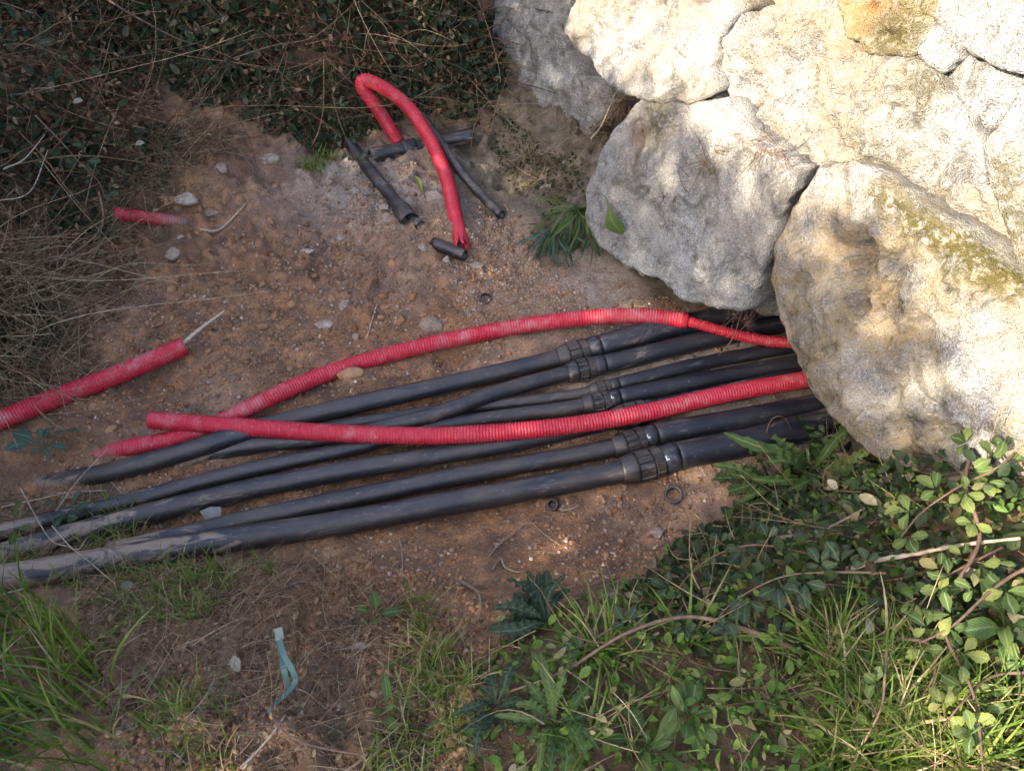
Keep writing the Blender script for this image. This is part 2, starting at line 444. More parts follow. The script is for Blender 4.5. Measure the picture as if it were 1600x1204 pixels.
def tube_profile(L, r, wall, corr=None, depth=0.13, open0=True, open1=True, step=0.03, s0=0.0):
    S, RR = [], []
    if open0: S += [s0 + depth, s0, s0]; RR += [r - wall, r - wall, r]
    else: S += [s0, s0]; RR += [0.0005, r]
    if corr:
        p, d = corr
        for k in range(int((L - s0) / p) - 1):
            b = s0 + 0.003 + k * p
            S += [b, b + 0.22*p, b + 0.62*p, b + 0.84*p]; RR += [r - d, r, r, r - d]
    else:
        S += list(np.linspace(s0, L, max(2, int((L - s0) / step)))[1:-1]); RR += [r] * (len(S) - len(RR))
    if open1: S += [L, L, L - depth]; RR += [r, r - wall, r - wall]
    else: S += [L, L]; RR += [r, 0.0005]
    return np.array(S), np.array(RR)

# ------------------------------------------------------------------ ground: one sheet out to the horizon
def axis(a, b, step, far):
    core = list(np.arange(a, b, step)); lo, hi = [], []
    d, x = step, a
    while x > -far: d *= 1.35; x -= d; lo.append(x)
    d, x = step, core[-1]
    while x < far: d *= 1.35; x += d; hi.append(x)
    return np.array(lo[::-1] + core + hi)
gx = axis(-2.6, 2.0, 0.0105, 150.0); gy = axis(0.15, 4.3, 0.0105, 150.0)
X, Y = np.meshgrid(gx, gy); X = X.ravel(); Y = Y.ravel()
Z = H0(X, Y)
P3 = np.stack([X, Y, np.zeros_like(X)], 1)
tt, dn = wall_tn(X, Y)
core = ss(8, 4, np.hypot(X, Y - 2))
soft = ss(0.40, 0.95, np.abs(Y - (1.55 + 0.25 * X)))        # the trodden trench bed is smoother
amp = 0.32 + 1.05 * soft + 0.5 * np.exp(-((X + 0.9)**2 + (Y - 2.5)**2) / (2 * 0.5**2))
nz = (0.008 + 0.022 * soft) * fbm(P3, 2.6, 3, 0.5, 3) + amp * (0.016 * fbm(P3, 11, 3, 0.6, 5) + 0.0065 * fbm(P3, 42, 2, 0.6, 9))
lump = np.maximum(0, fbm(P3, 15, 2, 0.5, 21) - 0.35)
nz += 0.055 * lump * amp * ss(0.0, 0.6, fbm(P3, 1.7, 2, 0.5, 33) + 0.25)
# ruts scraped by the digger on the far side
rut = np.sin((X * 0.8 + Y * 0.55) * 15 + 1.2 * fbm(P3, 3, 2, 0.5, 40))
nz += 0.010 * rut * np.exp(-((X + 0.95)**2 + (Y - 2.35)**2) / (2 * 0.42**2))
def hole(px, py, r, d):
    p = at(px, py)
    return -d * np.exp(-(((X - p.x)**2 + (Y - p.y)**2) / (2 * r * r))**1.5)
nz += hole(705, 553, 0.045, 0.055) + hole(240, 620, 0.09, 0.05) + hole(560, 600, 0.05, -0.045) + hole(390, 540, 0.05, 0.03) + hole(700, 735, 0.2, 0.03)
Z = Z + nz * core
cave = ss(0.02, -0.2, dn)
sand = np.clip(ss(0.95, 0.25, dn + 0.18 * fbm(P3, 3, 3, 0.5, 51)) * ss(1.25, 1.7, Y + 0.12 * X) + 0.22 * ss(0.15, 0.7, fbm(P3, 1.9, 3, 0.5, 61)), 0, 1)
g_ = at(530, 285); sand = np.clip(sand + 0.9 * np.exp(-((X - g_.x)**2 + (Y - g_.y)**2) / (2 * 0.2**2)), 0, 1)
lit_n = 0.25 * fbm(P3, 5, 3, 0.5, 71)
litter = np.maximum.reduce([ss(-1.35, -1.85, X + lit_n), ss(2.95, 3.3, Y + lit_n * 0.6) * ss(0.1, -0.2, X), ss(1.02, 0.72, Y + lit_n * 0.7) * 0.4, ss(0.05, 0.3, (X - 0.42) * 0.47 - (Y - 1.13) * 0.882 + lit_n * 0.3)])
moss_and_shade = ss(0.62, 0.30, dn + 0.10 * fbm(P3, 6, 3, 0.5, 77)) * ss(0.95, 0.6, tt) * ss(-0.6, -0.2, tt)
moss_and_shade = np.maximum(moss_and_shade, ss(0.30, 0.14, dn + 0.06 * fbm(P3, 7, 3, 0.5, 78)) * ss(1.5, 1.2, tt) * ss(-0.6, -0.2, tt))  # dark soil plus recess shade painted in under the hanging boulder
nx, ny = len(gx), len(gy)
ii = (np.arange(ny - 1)[:, None] * nx + np.arange(nx - 1)[None, :]).ravel()
GF = np.stack([ii, ii + 1, ii + nx + 1, ii + nx], 1)
ground = link('ground', mesh('ground', np.stack([X, Y, Z], 1), GF, attrs=dict(sand=sand, litter=litter, moss=moss_and_shade)), M['soil'])  # moss attribute holds mossy earth and the shade painted below the boulder
tag(ground, 'reddish brown trench floor and earth banks', kind='structure')
Zg = Z.reshape(ny, nx)
def HG(x, y):
    """height of the finished ground"""
    x = np.atleast_1d(np.asarray(x, float)); y = np.atleast_1d(np.asarray(y, float))
    i = np.clip(np.searchsorted(gx, x) - 1, 0, nx - 2); j = np.clip(np.searchsorted(gy, y) - 1, 0, ny - 2)
    fx = (x - gx[i]) / (gx[i+1] - gx[i]); fy = (y - gy[j]) / (gy[j+1] - gy[j])
    return (Zg[j, i] * (1-fx) + Zg[j, i+1] * fx) * (1-fy) + (Zg[j+1, i] * (1-fx) + Zg[j+1, i+1] * fx) * fy
def on(px, py, h=0.0):
    p = at(px, py, h); p.z = float(HG(p.x, p.y)[0]) + h
    return p

# ------------------------------------------------------------------ the boulder wall
BAT = R(11)
n3 = np.array([N2[0] * math.cos(BAT), N2[1] * math.cos(BAT), math.sin(BAT)])
u3 = np.array([U2[0], U2[1], 0.0]); w3 = np.cross(n3, u3); w3 = w3 if w3[2] > 0 else -w3
O3 = np.array([A0[0], A0[1], 0.0])
CAMP = np.array([0, 0, CAM_H])
def wall_uv(px, py, off=0.0):
    d = cam_ray(px, py)
    t = ((O3 + n3 * off - CAMP) @ n3) / (d @ n3)
    q = CAMP + t * d - O3
    return np.array([q @ u3, q @ w3])
wall = empty('stone_wall', (0.75, 2.2, 0.0), 'leaning wall of huge sunlit granite boulders above the pipes', 'wall')
WLOC = np.array(wall.location)

def pt_in(poly, pts):
    x, y = pts[:, 0], pts[:, 1]; ins = np.zeros(len(pts), bool)
    a = poly; b = np.roll(poly, -1, 0)
    for (x1, y1), (x2, y2) in zip(a, b):
        c = ((y1 > y) != (y2 > y)) & (x < (x2 - x1) * (y - y1) / (y2 - y1 + 1e-12) + x1)
        ins ^= c
    return ins
def edge_dist(poly, pts):
    D = np.full(len(pts), 1e9)
    for a, b in zip(poly, np.roll(poly, -1, 0)):
        ab = b - a; t = np.clip(((pts - a) @ ab) / (ab @ ab + 1e-12), 0, 1)
        D = np.minimum(D, np.linalg.norm(pts - a - t[:, None] * ab, axis=1))
    return D

FWD = 0.20                                        # the lower stones overhang the pipe opening
def boulder(pix, off=0.0, bulge=0.07, rr=0.09, depth=0.55, tilt=(0, 0), seed=1, step=0.0095, weather=1.0, stain=None, moss=None, uvpoly=None, rough=1.0, label=None, shrink=-0.010, carve=None, facet=0.42):
    if off > -0.015: off += FWD
    poly = np.array(uvpoly, float) if uvpoly is not None else np.array([wall_uv(x, y, off) for x, y in pix])
    area = 0.5 * np.sum(poly[:, 0] * np.roll(poly[:, 1], -1) - np.roll(poly[:, 0], -1) * poly[:, 1])
    if area < 0: poly = poly[::-1]
    # finer, rounded and chipped outline
    ring = []
    for a, b in zip(poly, np.roll(poly, -1, 0)):
        n = max(1, int(np.linalg.norm(b - a) / (step * 1.1)))
        for k in range(n): ring.append(a + (b - a) * k / n)
    ring = np.array(ring)
    for _ in range(1): ring = 0.5 * ring + 0.25 * (np.roll(ring, 1, 0) + np.roll(ring, -1, 0))
    tg = np.roll(ring, -1, 0) - np.roll(ring, 1, 0); tg /= np.linalg.norm(tg, axis=1)[:, None] + 1e-9
    nn = np.stack([tg[:, 1], -tg[:, 0]], 1)
    q = np.stack([ring[:, 0], ring[:, 1], np.full(len(ring), seed * 3.1)], 1)
    ring = ring + nn * ((0.0055 * fbm(q, 18, 4, 0.7, seed)) - shrink)[:, None]
    c = poly.mean(0)
    lo, hi = ring.min(0), ring.max(0)
    g = np.stack(np.meshgrid(np.arange(lo[0], hi[0], step), np.arange(lo[1], hi[1], step)), -1).reshape(-1, 2)
    g = g + rng.uniform(-0.3, 0.3, g.shape) * step
    g = g[pt_in(ring, g)]
    d = edge_dist(ring, g); g = g[d > step * 0.6]
    pts = np.vstack([ring, g]); nr = len(ring)
    res = delaunay_2d_cdt([Vector(p) for p in pts], [], [list(range(nr))], 1, 1e-7)
    V2 = np.array([tuple(v) for v in res[0]]); tris = [list(f) for f in res[2]]
    d = edge_dist(ring, V2)
    k = np.clip(d / rr, 0, 1)
    q0 = np.stack([V2[:, 0], V2[:, 1], np.full(len(V2), seed * 2.3)], 1)
    re_ = np.clip(rr * 0.20 * (1 + 0.9 * fbm(q0, 6, 3, 0.5, seed + 61)), 0.010, 0.2)
    k = np.clip(d / re_, 0, 1); h = np.minimum(bulge * 0.6, re_) * (np.sqrt(1 - (1 - k)**2) - 1.0)
    # large broken faces: the lowest of several tilted planes
    fr = np.random.default_rng(seed + 900); ext = (hi - lo).max(); pl_h = []
    for _k in range(7):
        cc = lo + (hi - lo) * fr.uniform(0.05, 0.95, 2); sl = fr.normal(size=2) * 0.36
        dirv = (cc - c); sl = sl - 0.05 * dirv / (ext + 1e-6)
        pl_h.append((V2 - cc) @ sl + fr.uniform(-0.01, 0.02))
    pl_h.append(np.full(len(V2), 0.0))
    fh = np.min(np.stack(pl_h), 0)
    h = h + np.clip(fh - np.percentile(fh, 85), -0.10, 0.02) * facet
    q = np.stack([V2[:, 0], V2[:, 1], np.full(len(V2), seed * 7.7)], 1)
    inn = ss(0, 0.06, d)
    # broken granite: flat facets, steps and pits
    fac = np.abs(fbm(q, 3.0, 3, 0.5, seed + 3)); fac2 = fbm(q, 6.5, 4, 0.55, seed + 9)
    stp = np.floor((fac2 + 0.35 * fbm(q, 17, 2, 0.5, seed + 4)) * 2.4) / 2.4
    h = h + rough * (inn * (0.020 * (fac - 0.4) + 0.016 * stp) + (0.3 + 0.7 * inn) * (0.007 * fac2 + 0.0075 * fbm(q, 24, 3, 0.6, seed + 11) + 0.0042 * fbm(q, 75, 2, 0.6, seed + 13)))
    crk = fbm(q + 0.03 * np.stack([fbm(q, 20, 2, 0.5, 3), fbm(q, 20, 2, 0.5, 4), 0 * d], 1), 4.2, 3, 0.5, seed + 31)
    h = h - 0.032 * rough * inn * np.exp(-(crk / 0.035)**2) * ss(-0.1, 0.3, fbm(q, 3.5, 2, 0.5, seed + 37))
    h = h + rough * (0.012 * np.abs(fbm(q, 8, 3, 0.55, seed + 51)) + 0.006 * np.abs(fbm(q, 26, 3, 0.6, seed + 53)) - 0.012)
    pit = fbm(q, 32, 2, 0.5, seed + 41); h = h - 0.012 * rough * inn * ss(0.55, 0.95, pit)
    h = h + (V2[:, 0] - c[0]) * tilt[0] + (V2[:, 1] - c[1]) * tilt[1]
    if carve is not None: h = h + carve(V2)
    h = h - 0.9 * h[d < 1e-5].mean()
    V = O3 + n3 * off + V2[:, :1] * u3 + V2[:, 1:] * w3 + h[:, None] * n3
    tris2 = []
    for f in tris:
        a, b, e = V2[f[0]], V2[f[1]], V2[f[2]]
        s = (b[0]-a[0]) * (e[1]-a[1]) - (b[1]-a[1]) * (e[0]-a[0])
        n_ = np.cross(V[f[1]] - V[f[0]], V[f[2]] - V[f[0]])
        tris2.append(f if n_ @ n3 > 0 else f[::-1])
    # the flanks run back into the bank
    edges = {}
    for f in tris2:
        for i in range(3):
            e = (f[i], f[(i+1) % 3]); edges[e] = 1
    border = [e for e in edges if (e[1], e[0]) not in edges]
    idx = {}; rows = [V]; nb = len(V)
    bv = sorted({v for e in border for v in e})
    base = nb
    layers = [0.05, 0.14, 0.26, depth]
    for li, dd in enumerate(layers):
        tap = 1 - 0.10 * (li + 1) / len(layers) * (1 if li else 0.2)
        P2 = (V2[bv] - c) * tap + c
        q3 = np.stack([P2[:, 0], P2[:, 1], np.full(len(bv), dd * 2 + seed)], 1)
        nn_ = P2 - c; nn_ = nn_ / (np.linalg.norm(nn_, axis=1)[:, None] + 1e-9)
        P2 = P2 + nn_ * (0.016 * fbm(q3, 11, 3, 0.6, seed + 5))[:, None]
        hz = h[bv] - dd
        rows.append(O3 + n3 * off + P2[:, :1] * u3 + P2[:, 1:] * w3 + hz[:, None] * n3)
        for k_, v in enumerate(bv): idx[(li, v)] = base + k_
        base += len(bv)
    F_ = list(tris2)
    for a, b in border:
        prev = (a, b)
        for li in range(len(layers)):
            na, nb_ = idx[(li, a)], idx[(li, b)]
            F_.append([prev[0], na, nb_]); F_.append([prev[0], nb_, prev[1]])
            prev = (na, nb_)
    V = np.vstack(rows)
    nv = len(V)
    at_s = np.zeros(nv); at_m = np.zeros(nv); at_w = np.full(nv, weather)
    nV2 = len(V2)
    if stain is not None: at_s[:nV2] = stain(V2)
    if moss is not None: at_m[:nV2] = moss(V2)
    me = mesh('boulder', V, np.array(F_), origin=WLOC, attrs=dict(weather=at_w, stain=at_s, moss=at_m))
    o = link('boulder', me, M['granite'], wall)
    if label: o['label'] = label
    return o

def blob(px, py, off, r, k=1.0):
    c = wall_uv(px, py, off + FWD)
    return lambda V: k * np.exp(-np.sum((V - c)**2, 1) / (2 * r * r))
def seg_blob(p, q, off, r, k=1.0):
    a, b = wall_uv(*p, off + FWD), wall_uv(*q, off + FWD)
    def f(V):
        ab = b - a; t = np.clip(((V - a) @ ab) / (ab @ ab), 0, 1)
        return k * np.exp(-np.sum((V - a - t[:, None] * ab)**2, 1) / (2 * r * r))
    return f
def add(*fs): return lambda V: sum(f(V) for f in fs)

boulder([(765,-60),(826,-60),(836,16),(866,22),(886,50),(892,82),(912,112),(958,136),(974,158),(950,190),(925,222),(880,240),(840,216),(822,190),(805,155),(782,105),(766,60)], off=-0.05, bulge=0.05, rr=0.09, seed=3, weather=0.15, tilt=(0.05, 0.0), shrink=0.0, rough=0.8, facet=0.3)
boulder([(818,-50),(900,-50),(892,12),(862,20),(838,14)], off=-0.04, bulge=0.04, rr=0.04, seed=4, weather=0.2)
boulder([(866,18),(888,16),(890,40),(872,46),(864,34)], off=-0.05, bulge=0.03, rr=0.03, seed=5, weather=0.2)
boulder([(896,6),(905,-70),(1010,-90),(1140,-70),(1138,20),(1120,70),(1112,105),(1132,138),(1100,152),(1055,156),(1000,142),(968,126),(938,98),(900,68),(886,44)], off=0.055, bulge=0.10, rr=0.06, seed=6, rough=0.8, weather=0.75, tilt=(0.0, -0.12))
boulder([(988,150),(1058,160),(1128,154),(1152,185),(1188,228),(1248,264),(1226,320),(1196,400),(1168,487),(1120,478),(1080,466),(1052,436),(1012,416),(985,402),(950,378),(934,350),(920,298),(930,244),(948,196)], off=0.13, bulge=0.09, rr=0.08, seed=7, shrink=0.002, facet=0.55, rough=0.62, weather=0.35, tilt=(0.05, -0.06), label='pale boulder hanging over the pipe opening',
        stain=blob(1010,215,0.07,0.05,0.5), moss=add(blob(1040,190,0.07,0.06,0.8), blob(1120,270,0.07,0.04,0.5)))
boulder([(1240,275),(1262,262),(1240,330),(1212,400),(1204,450),(1212,500),(1165,490),(1180,430),(1205,360)], off=0.0, bulge=0.03, rr=0.04, seed=8, weather=0.5, tilt=(-0.3, 0.05))
c4 = [(1262,262),(1310,256),(1365,270),(1420,305),(1480,352),(1540,398),(1600,446),(1680,520),(1700,660),(1690,760),(1560,752),(1460,735),(1400,714),(1366,690),(1330,660),(1294,632),(1258,575),(1232,532),(1212,492),(1196,432),(1206,370),(1230,312)]
def c4carve(V):
    return seg_blob((1345,380),(1440,690),0.12,0.035,-0.045)(V) + seg_blob((1440,520),(1480,600),0.12,0.03,-0.03)(V) + seg_blob((1270,420),(1400,680),0.12,0.06,0.02)(V)
boulder(c4, off=0.15, bulge=0.05, rr=0.05, depth=0.55, rough=1.0, shrink=0.0, facet=0.5, seed=9, weather=1.05, tilt=(0.04, -0.10), carve=c4carve, label='big lichen-stained boulder at the near side of the pipe opening',
        moss=add(seg_blob((1380,300),(1600,440),0.12,0.035,0.9), blob(1500,420,0.12,0.1,0.3)), stain=add(seg_blob((1330,370),(1400,520),0.12,0.05,0.25), seg_blob((1230,400),(1330,300),0.12,0.05,0.12)))
boulder([(1142,60),(1180,22),(1240,2),(1306,-10),(1318,30),(1345,62),(1392,92),(1430,90),(1470,120),(1520,190),(1532,225),(1556,330),(1590,420),(1520,372),(1450,312),(1395,275),(1335,250),(1262,256),(1192,222),(1158,182),(1140,140),(1122,104),(1128,84)], off=0.02, bulge=0.07, rr=0.09, seed=10, weather=0.85, tilt=(-0.02, -0.06), rough=1.35,
        moss=add(blob(1400,270,0.02,0.06,0.6), blob(1470,120,0.02,0.04,0.7)), stain=blob(1330,70,0.02,0.06,0.25))
boulder([(1300,-60),(1400,-80),(1466,-60),(1462,30),(1440,66),(1424,86),(1396,78),(1372,84),(1352,56),(1330,48),(1316,10)], off=0.035, bulge=0.03, rr=0.05, seed=11, weather=1.2, rough=1.5, facet=0.5, stain=add(blob(1350,10,0.035,0.05,0.9), blob(1395,0,0.035,0.04,0.5)), moss=add(blob(1420,50,0.035,0.05,0.9), blob(1370,60,0.035,0.04,0.6)), label='brown and orange stained rough stone at the top of the wall')
boulder([(1470,-60),(1700,-60),(1700,120),(1600,108),(1560,92),(1512,70),(1478,112),(1440,82),(1462,40)], off=0.03, bulge=0.06, rr=0.07, seed=12, weather=0.5, tilt=(0.0, -0.1))
boulder([(1490,110),(1520,80),(1580,105),(1600,118),(1590,150),(1540,208),(1526,190)], off=-0.01, bulge=0.05, rr=0.05, seed=13, weather=0.4)
boulder([(1604,122),(1720,110),(1740,480),(1690,500),(1604,436),(1580,370),(1552,300),(1538,226),(1570,190)], off=0.05, bulge=0.06, rr=0.08, seed=14, weather=0.6, moss=seg_blob((1560,250),(1600,420),0.05,0.03,0.8))
# small chock stones wedged in the joints
CH = [(1098,158,26,13,.03),(1150,200,24,16,.02),(1222,246,18,10,.02),(1500,98,24,14,.0),(1148,46,16,24,.02),(1590,250,14,26,.02)]
for i, (x, y, a, b, of) in enumerate(CH):
    r_ = np.random.default_rng(i + 70); k_ = 7
    boulder([(x + a * math.cos(j * 6.283 / k_ + r_.uniform(-.3, .3)) * r_.uniform(.75, 1.2), y + b * math.sin(j * 6.283 / k_ + r_.uniform(-.3, .3)) * r_.uniform(.75, 1.2)) for j in range(k_)], off=of, bulge=0.03, rr=0.012, depth=0.2, seed=40 + i, step=0.007, weather=0.6, rough=0.7, facet=1.2)
# stones outside the frame that carry the wall on
boulder(None, uvpoly=[wall_uv(900,-60) + np.array(d) for d in ((-0.1,0.03),(0.55,0.03),(0.6,0.45),(0.1,0.5),(-0.2,0.35))], off=0.0, seed=15, step=0.03)
boulder(None, uvpoly=[wall_uv(1320,-80) + np.array(d) for d in ((-0.3,0.03),(0.22,0.03),(0.25,0.42),(-0.2,0.45))], off=0.0, seed=16, step=0.03)
boulder(None, uvpoly=[wall_uv(1620,-60) + np.array(d) for d in ((-0.25,0.02),(0.5,0.0),(0.5,0.4),(-0.2,0.4))], off=0.02, seed=17, step=0.03)
boulder(None, uvpoly=[wall_uv(1760,300) + np.array(d) for d in ((0.0,-0.35),(0.7,-0.4),(0.75,0.35),(0.0,0.4))], off=0.05, seed=18, step=0.03)
boulder(None, uvpoly=[wall_uv(1720,760) + np.array(d) for d in ((0.0,-0.15),(0.8,-0.2),(0.8,0.22),(0.0,0.25))], off=0.08, seed=19, step=0.03)
# earth packed behind the stones; its foot is the roof of the pipe opening
def earth_fill():
    us = np.arange(-0.9, 3.4, 0.03); ws = np.arange(0.0, 2.0, 0.03)
    Ug, Wg = np.meshgrid(us, ws); Ug = Ug.ravel(); Wg = Wg.ravel()
    hole_ = ss(1.08, 1.22, Ug) * ss(2.12, 1.98, Ug)
    Wg = np.maximum(Wg, hole_ * 0.30)
    q = np.stack([Ug, Wg, np.zeros_like(Ug)], 1)
    h = 0.08 - 0.26 * ss(1.05, 0.75, Ug) + 0.03 * fbm(q, 7, 4, 0.6, 81) - 0.25 * hole_ * ss(0.5, 0.3, Wg)
    V = O3 + Ug[:, None] * u3 + Wg[:, None] * w3 + h[:, None] * n3
    V[:, 2] = np.minimum(V[:, 2], 1.80)
    back = V - n3 * 1.1; back[:, 2] = np.minimum(np.maximum(back[:, 2] + 0.05, np.where(hole_ > 0.5, 0.3, -0.2)), 1.80)
    a, b = len(us), len(ws)
    i0 = (np.arange(b - 1)[:, None] * a + np.arange(a - 1)[None, :]).ravel()
    F1 = np.stack([i0, i0 + 1, i0 + a + 1, i0 + a], 1)
    n = len(V); F2 = F1[:, ::-1] + n
    bot = np.arange(a - 1); F3 = np.stack([bot, bot + n, bot + n + 1, bot + 1], 1)
    lc = np.arange(b - 1) * a; F4 = np.stack([lc, lc + a, lc + a + n, lc + n], 1)
    rc = lc + a - 1; F5 = np.stack([rc, rc + n, rc + a + n, rc + a], 1)
    VV = np.vstack([V, back])
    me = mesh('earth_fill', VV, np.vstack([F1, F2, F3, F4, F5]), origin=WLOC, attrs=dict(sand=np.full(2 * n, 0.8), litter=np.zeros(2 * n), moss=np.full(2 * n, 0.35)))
    return tag(link('earth_fill', me, M['soil'], wall), kind='stuff')
earth_fill()

# ------------------------------------------------------------------ pipes
def rel(v, o): return np.asarray(v) - np.asarray(o)
def pts(L): return [at(x, y, h) for x, y, h in L]

def coupling(parent, path, s, r, k=1.0, r2=None, sleeve=0.30, small=False):
    """compression coupling centred at s on a path: collar, two ribbed nuts, body and the spigot of the wider pipe"""
    org = parent.location
    r2 = r2 or r * 1.18
    q = r * 1.48 * k
    def lathe(name, prof, mat, ribs=0, depth=0.0, segs=44, w=0.22):
        S = np.array([s + a * r for a, _ in prof]); RR = np.array([b for _, b in prof])
        mod = None
        if ribs:
            lo, hi = S.min() + 0.02 * r, S.max() - 0.02 * r
            def mod(SS, a):
                ph = (a * ribs / (2 * math.pi)) % 1.0
                g = np.where(ph < w, 1 - depth, 1.0)[None, :]
                ins = ((SS > lo) & (SS < hi))[:, None]
                return np.where(ins, g, 1.0 - depth * 0.4)
        v, f = sweep(path, S, RR, segs if not ribs else ribs * 8, mod)
        me = mesh(name, v, f, smooth=not ribs, origin=org)
        if ribs:
            me.polygons.foreach_set('use_smooth', np.zeros(len(me.polygons), bool))
        return link(name, me, mat, par[0])
    par = [parent]
    sp = lathe('coupling', [(1.28, r), (1.28, q * 0.90), (2.1, q * 0.88), (2.35, r2 * 1.06), (2.9, r2 * 1.03), (2.9, r2 * 0.9)], M['black_clean'])
    par[0] = sp
    lathe('collar', [(-2.3, r * 0.98), (-2.3, r * 1.10), (-2.1, r * 1.16), (-1.5, q * 0.92), (-1.2, q * 0.97), (-0.9, q * 0.97), (-0.9, r * 0.9)], M['fitting'])
    lathe('ribbed_nut', [(-0.92, r), (-0.92, q * 0.97), (-0.88, q), (-0.5, q * 1.01), (0.28, q * 1.01), (0.32, q * 0.98), (0.32, r)], M['fitting'], ribs=14, depth=0.085)
    lathe('groove_ring', [(0.3, r), (0.3, q * 0.88), (0.48, q * 0.88), (0.48, r)], M['black'])
    lathe('second_nut', [(0.46, r), (0.46, q * 0.96), (0.52, q), (1.25, q * 0.98), (1.3, q * 0.95), (1.3, r)], M['fitting'], ribs=10, depth=0.035, w=0.12)
    return s + 2.6 * r

def black_pipe(label, P, r, s_px=None, r2=None, k=1.0, mud_len=0.5, mud_top=1.0, mark=False, group='black water pipes with couplings'):
    pp = pts(P)
    path = Path(pp, 0.02)
    base = Vector(pp[len(pp)//2]); base.z -= r
    o = empty('black_pipe', base, label, 'pipe', group)
    S, RR = tube_profile(path.L, r, 0.006, open0=True, open1=False, depth=0.1)
    if s_px is not None:
        c = at(s_px[0], s_px[1], s_px[2])
        s = path.s[np.argmin(np.linalg.norm(path.p - np.array(c), axis=1))]
        S, RR = tube_profile(s, r, 0.006, open0=True, open1=True, depth=0.05)
    v, f = sweep(path, S, RR, 26)
    mud = mud_top * ss(mud_len, 0.0, np.repeat(S, 26))
    link('pipe_run', mesh('pipe_run', v, f, origin=base, attrs=dict(mud=mud)), M['black'], o)
    if s_px is not None:
        r2 = r2 or r * 1.15
        e = coupling(o, path, s, r, k, r2)
        S2, R2 = tube_profile(path.L, r2, 0.006, open0=True, open1=False, depth=0.05, s0=e)
        v, f = sweep(path, S2, R2, 26)
        link('wall_side_run', mesh('wall_side_run', v, f, origin=base, attrs=dict(mud=np.zeros(len(v)))), M['black_clean'], o)
        if mark:
            q = r * 1.48 * k * 0.915
            a0 = 0.35
            vv, ff = [], []
            for (sa, sb, aa, ab) in ((1.40, 1.52, a0, a0 + 0.30), (1.52, 1.72, a0 + 0.22, a0 + 0.30)):
                Pm, T, Nn, B = path.frame(np.array([s + sa * r, s + sb * r]))
                for kk in (0, 1):
                    for an in (aa, ab):
                        vv.append(Pm[kk] + (q + 0.0015) * (math.cos(an) * Nn[kk] + math.sin(an) * -B[kk] * mark))
                n0 = len(vv) - 4; ff.append([n0, n0 + 1, n0 + 3, n0 + 2])
            link('white_mark', mesh('white_mark', np.array(vv), ff, smooth=False, origin=base), M['tag'], o)
    return o, path

r1, r2_, r3, r4, r5, r6, r7 = 0.031, 0.0265, 0.020, 0.025, 0.031, 0.029, 0.036
black_pipe('black pipe with a coupling, farthest from the grass, mud-caked at its buried left end', [(30,766,-0.06),(95,752,-.018),(170,738,.012),(290,705,r1+.012),(416,666,r1+.02),(560,631,r1+.012),(700,600,r1+.004),(870,560,r1),(1010,520,.045),(1060,509,.045),(1180,486,.045),(1300,462,.045)], r1, (897,552,.038), 0.041, 1.0, 0.42)
black_pipe('narrower black pipe with a coupling, second from the far side, crossing over a thin pipe', [(270,724,-.01),(340,706,.012),(420,692,r2_),(540,681,r2_+.004),(610,665,r2_+.02),(681,647,.055),(780,612,.05),(885,583,.038),(1000,556,.038),(1080,536,.038),(1200,510,.038),(1320,484,.038)], r2_, (912,576,.038), 0.033, 1.0, 0.25)
black_pipe('thin black pipe with the smallest coupling, third from the far side', [(360,700,.01),(440,681,r3),(539,663,r3),(611,653,r3),(676,642,r3),(744,635,r3),(902,616,r3+.004),(990,594,.03),(1100,567,.03),(1240,541,.03),(1350,520,.03)], r3, (938,604,.027), 0.0245, 1.0, 0.2)
black_pipe('brownish black pipe with a coupling just above the long red conduit', [(-260,892,.01),(-110,856,.012),(0,831,.018),(100,806,r4),(212,780,r4),(380,736,r4),(540,702,r4),(600,686,r4),(665,669,r4),(744,657,r4),(911,634,.034),(990,616,.034),(1120,590,.034),(1250,566,.034),(1370,545,.034)], r4, (937,627,.036), 0.030, 1.0, 1.1, 0.7, mark=-1)
black_pipe('black pipe whose coupling lies hidden under the long red conduit', [(-300,945,.01),(-120,895,.012),(0,866,.015),(130,829,r5-.003),(212,807,r5),(380,766,r5),(540,735,r5),(700,708,r5),(795,692,r5),(960,655,r5),(1100,622,.036),(1270,586,.036),(1390,562,.036)], r5, (985,648,.034), 0.033, 0.95, 1.45, 0.9)
black_pipe('black pipe with a coupling, second from the grass, leaning against the nearest pipe', [(170,862,.0),(220,852,.018),(300,833,.026),(380,813,r6),(460,796,r6),(540,779,r6),(700,747,r6),(800,728,r6),(955,700,.036),(1030,678,.036),(1150,656,.036),(1290,629,.036),(1400,606,.036)], r6, (985,690,.040), 0.0365, 1.0, 0.25, mark=-1)
black_pipe('thickest black pipe with a coupling, nearest the grass, caked in dry mud at the left', [(-340,965,.025),(-180,934,.03),(-40,911,r7),(60,894,r7),(200,869,r7),(380,840,r7),(540,815,r7),(700,786,r7),(800,768,r7),(975,735,.044),(1060,712,.044),(1170,690,.044),(1280,661,.044),(1400,632,.044)], r7, (1010,726,.050), 0.0445, 0.95, 1.65, 0.98, mark=-1)

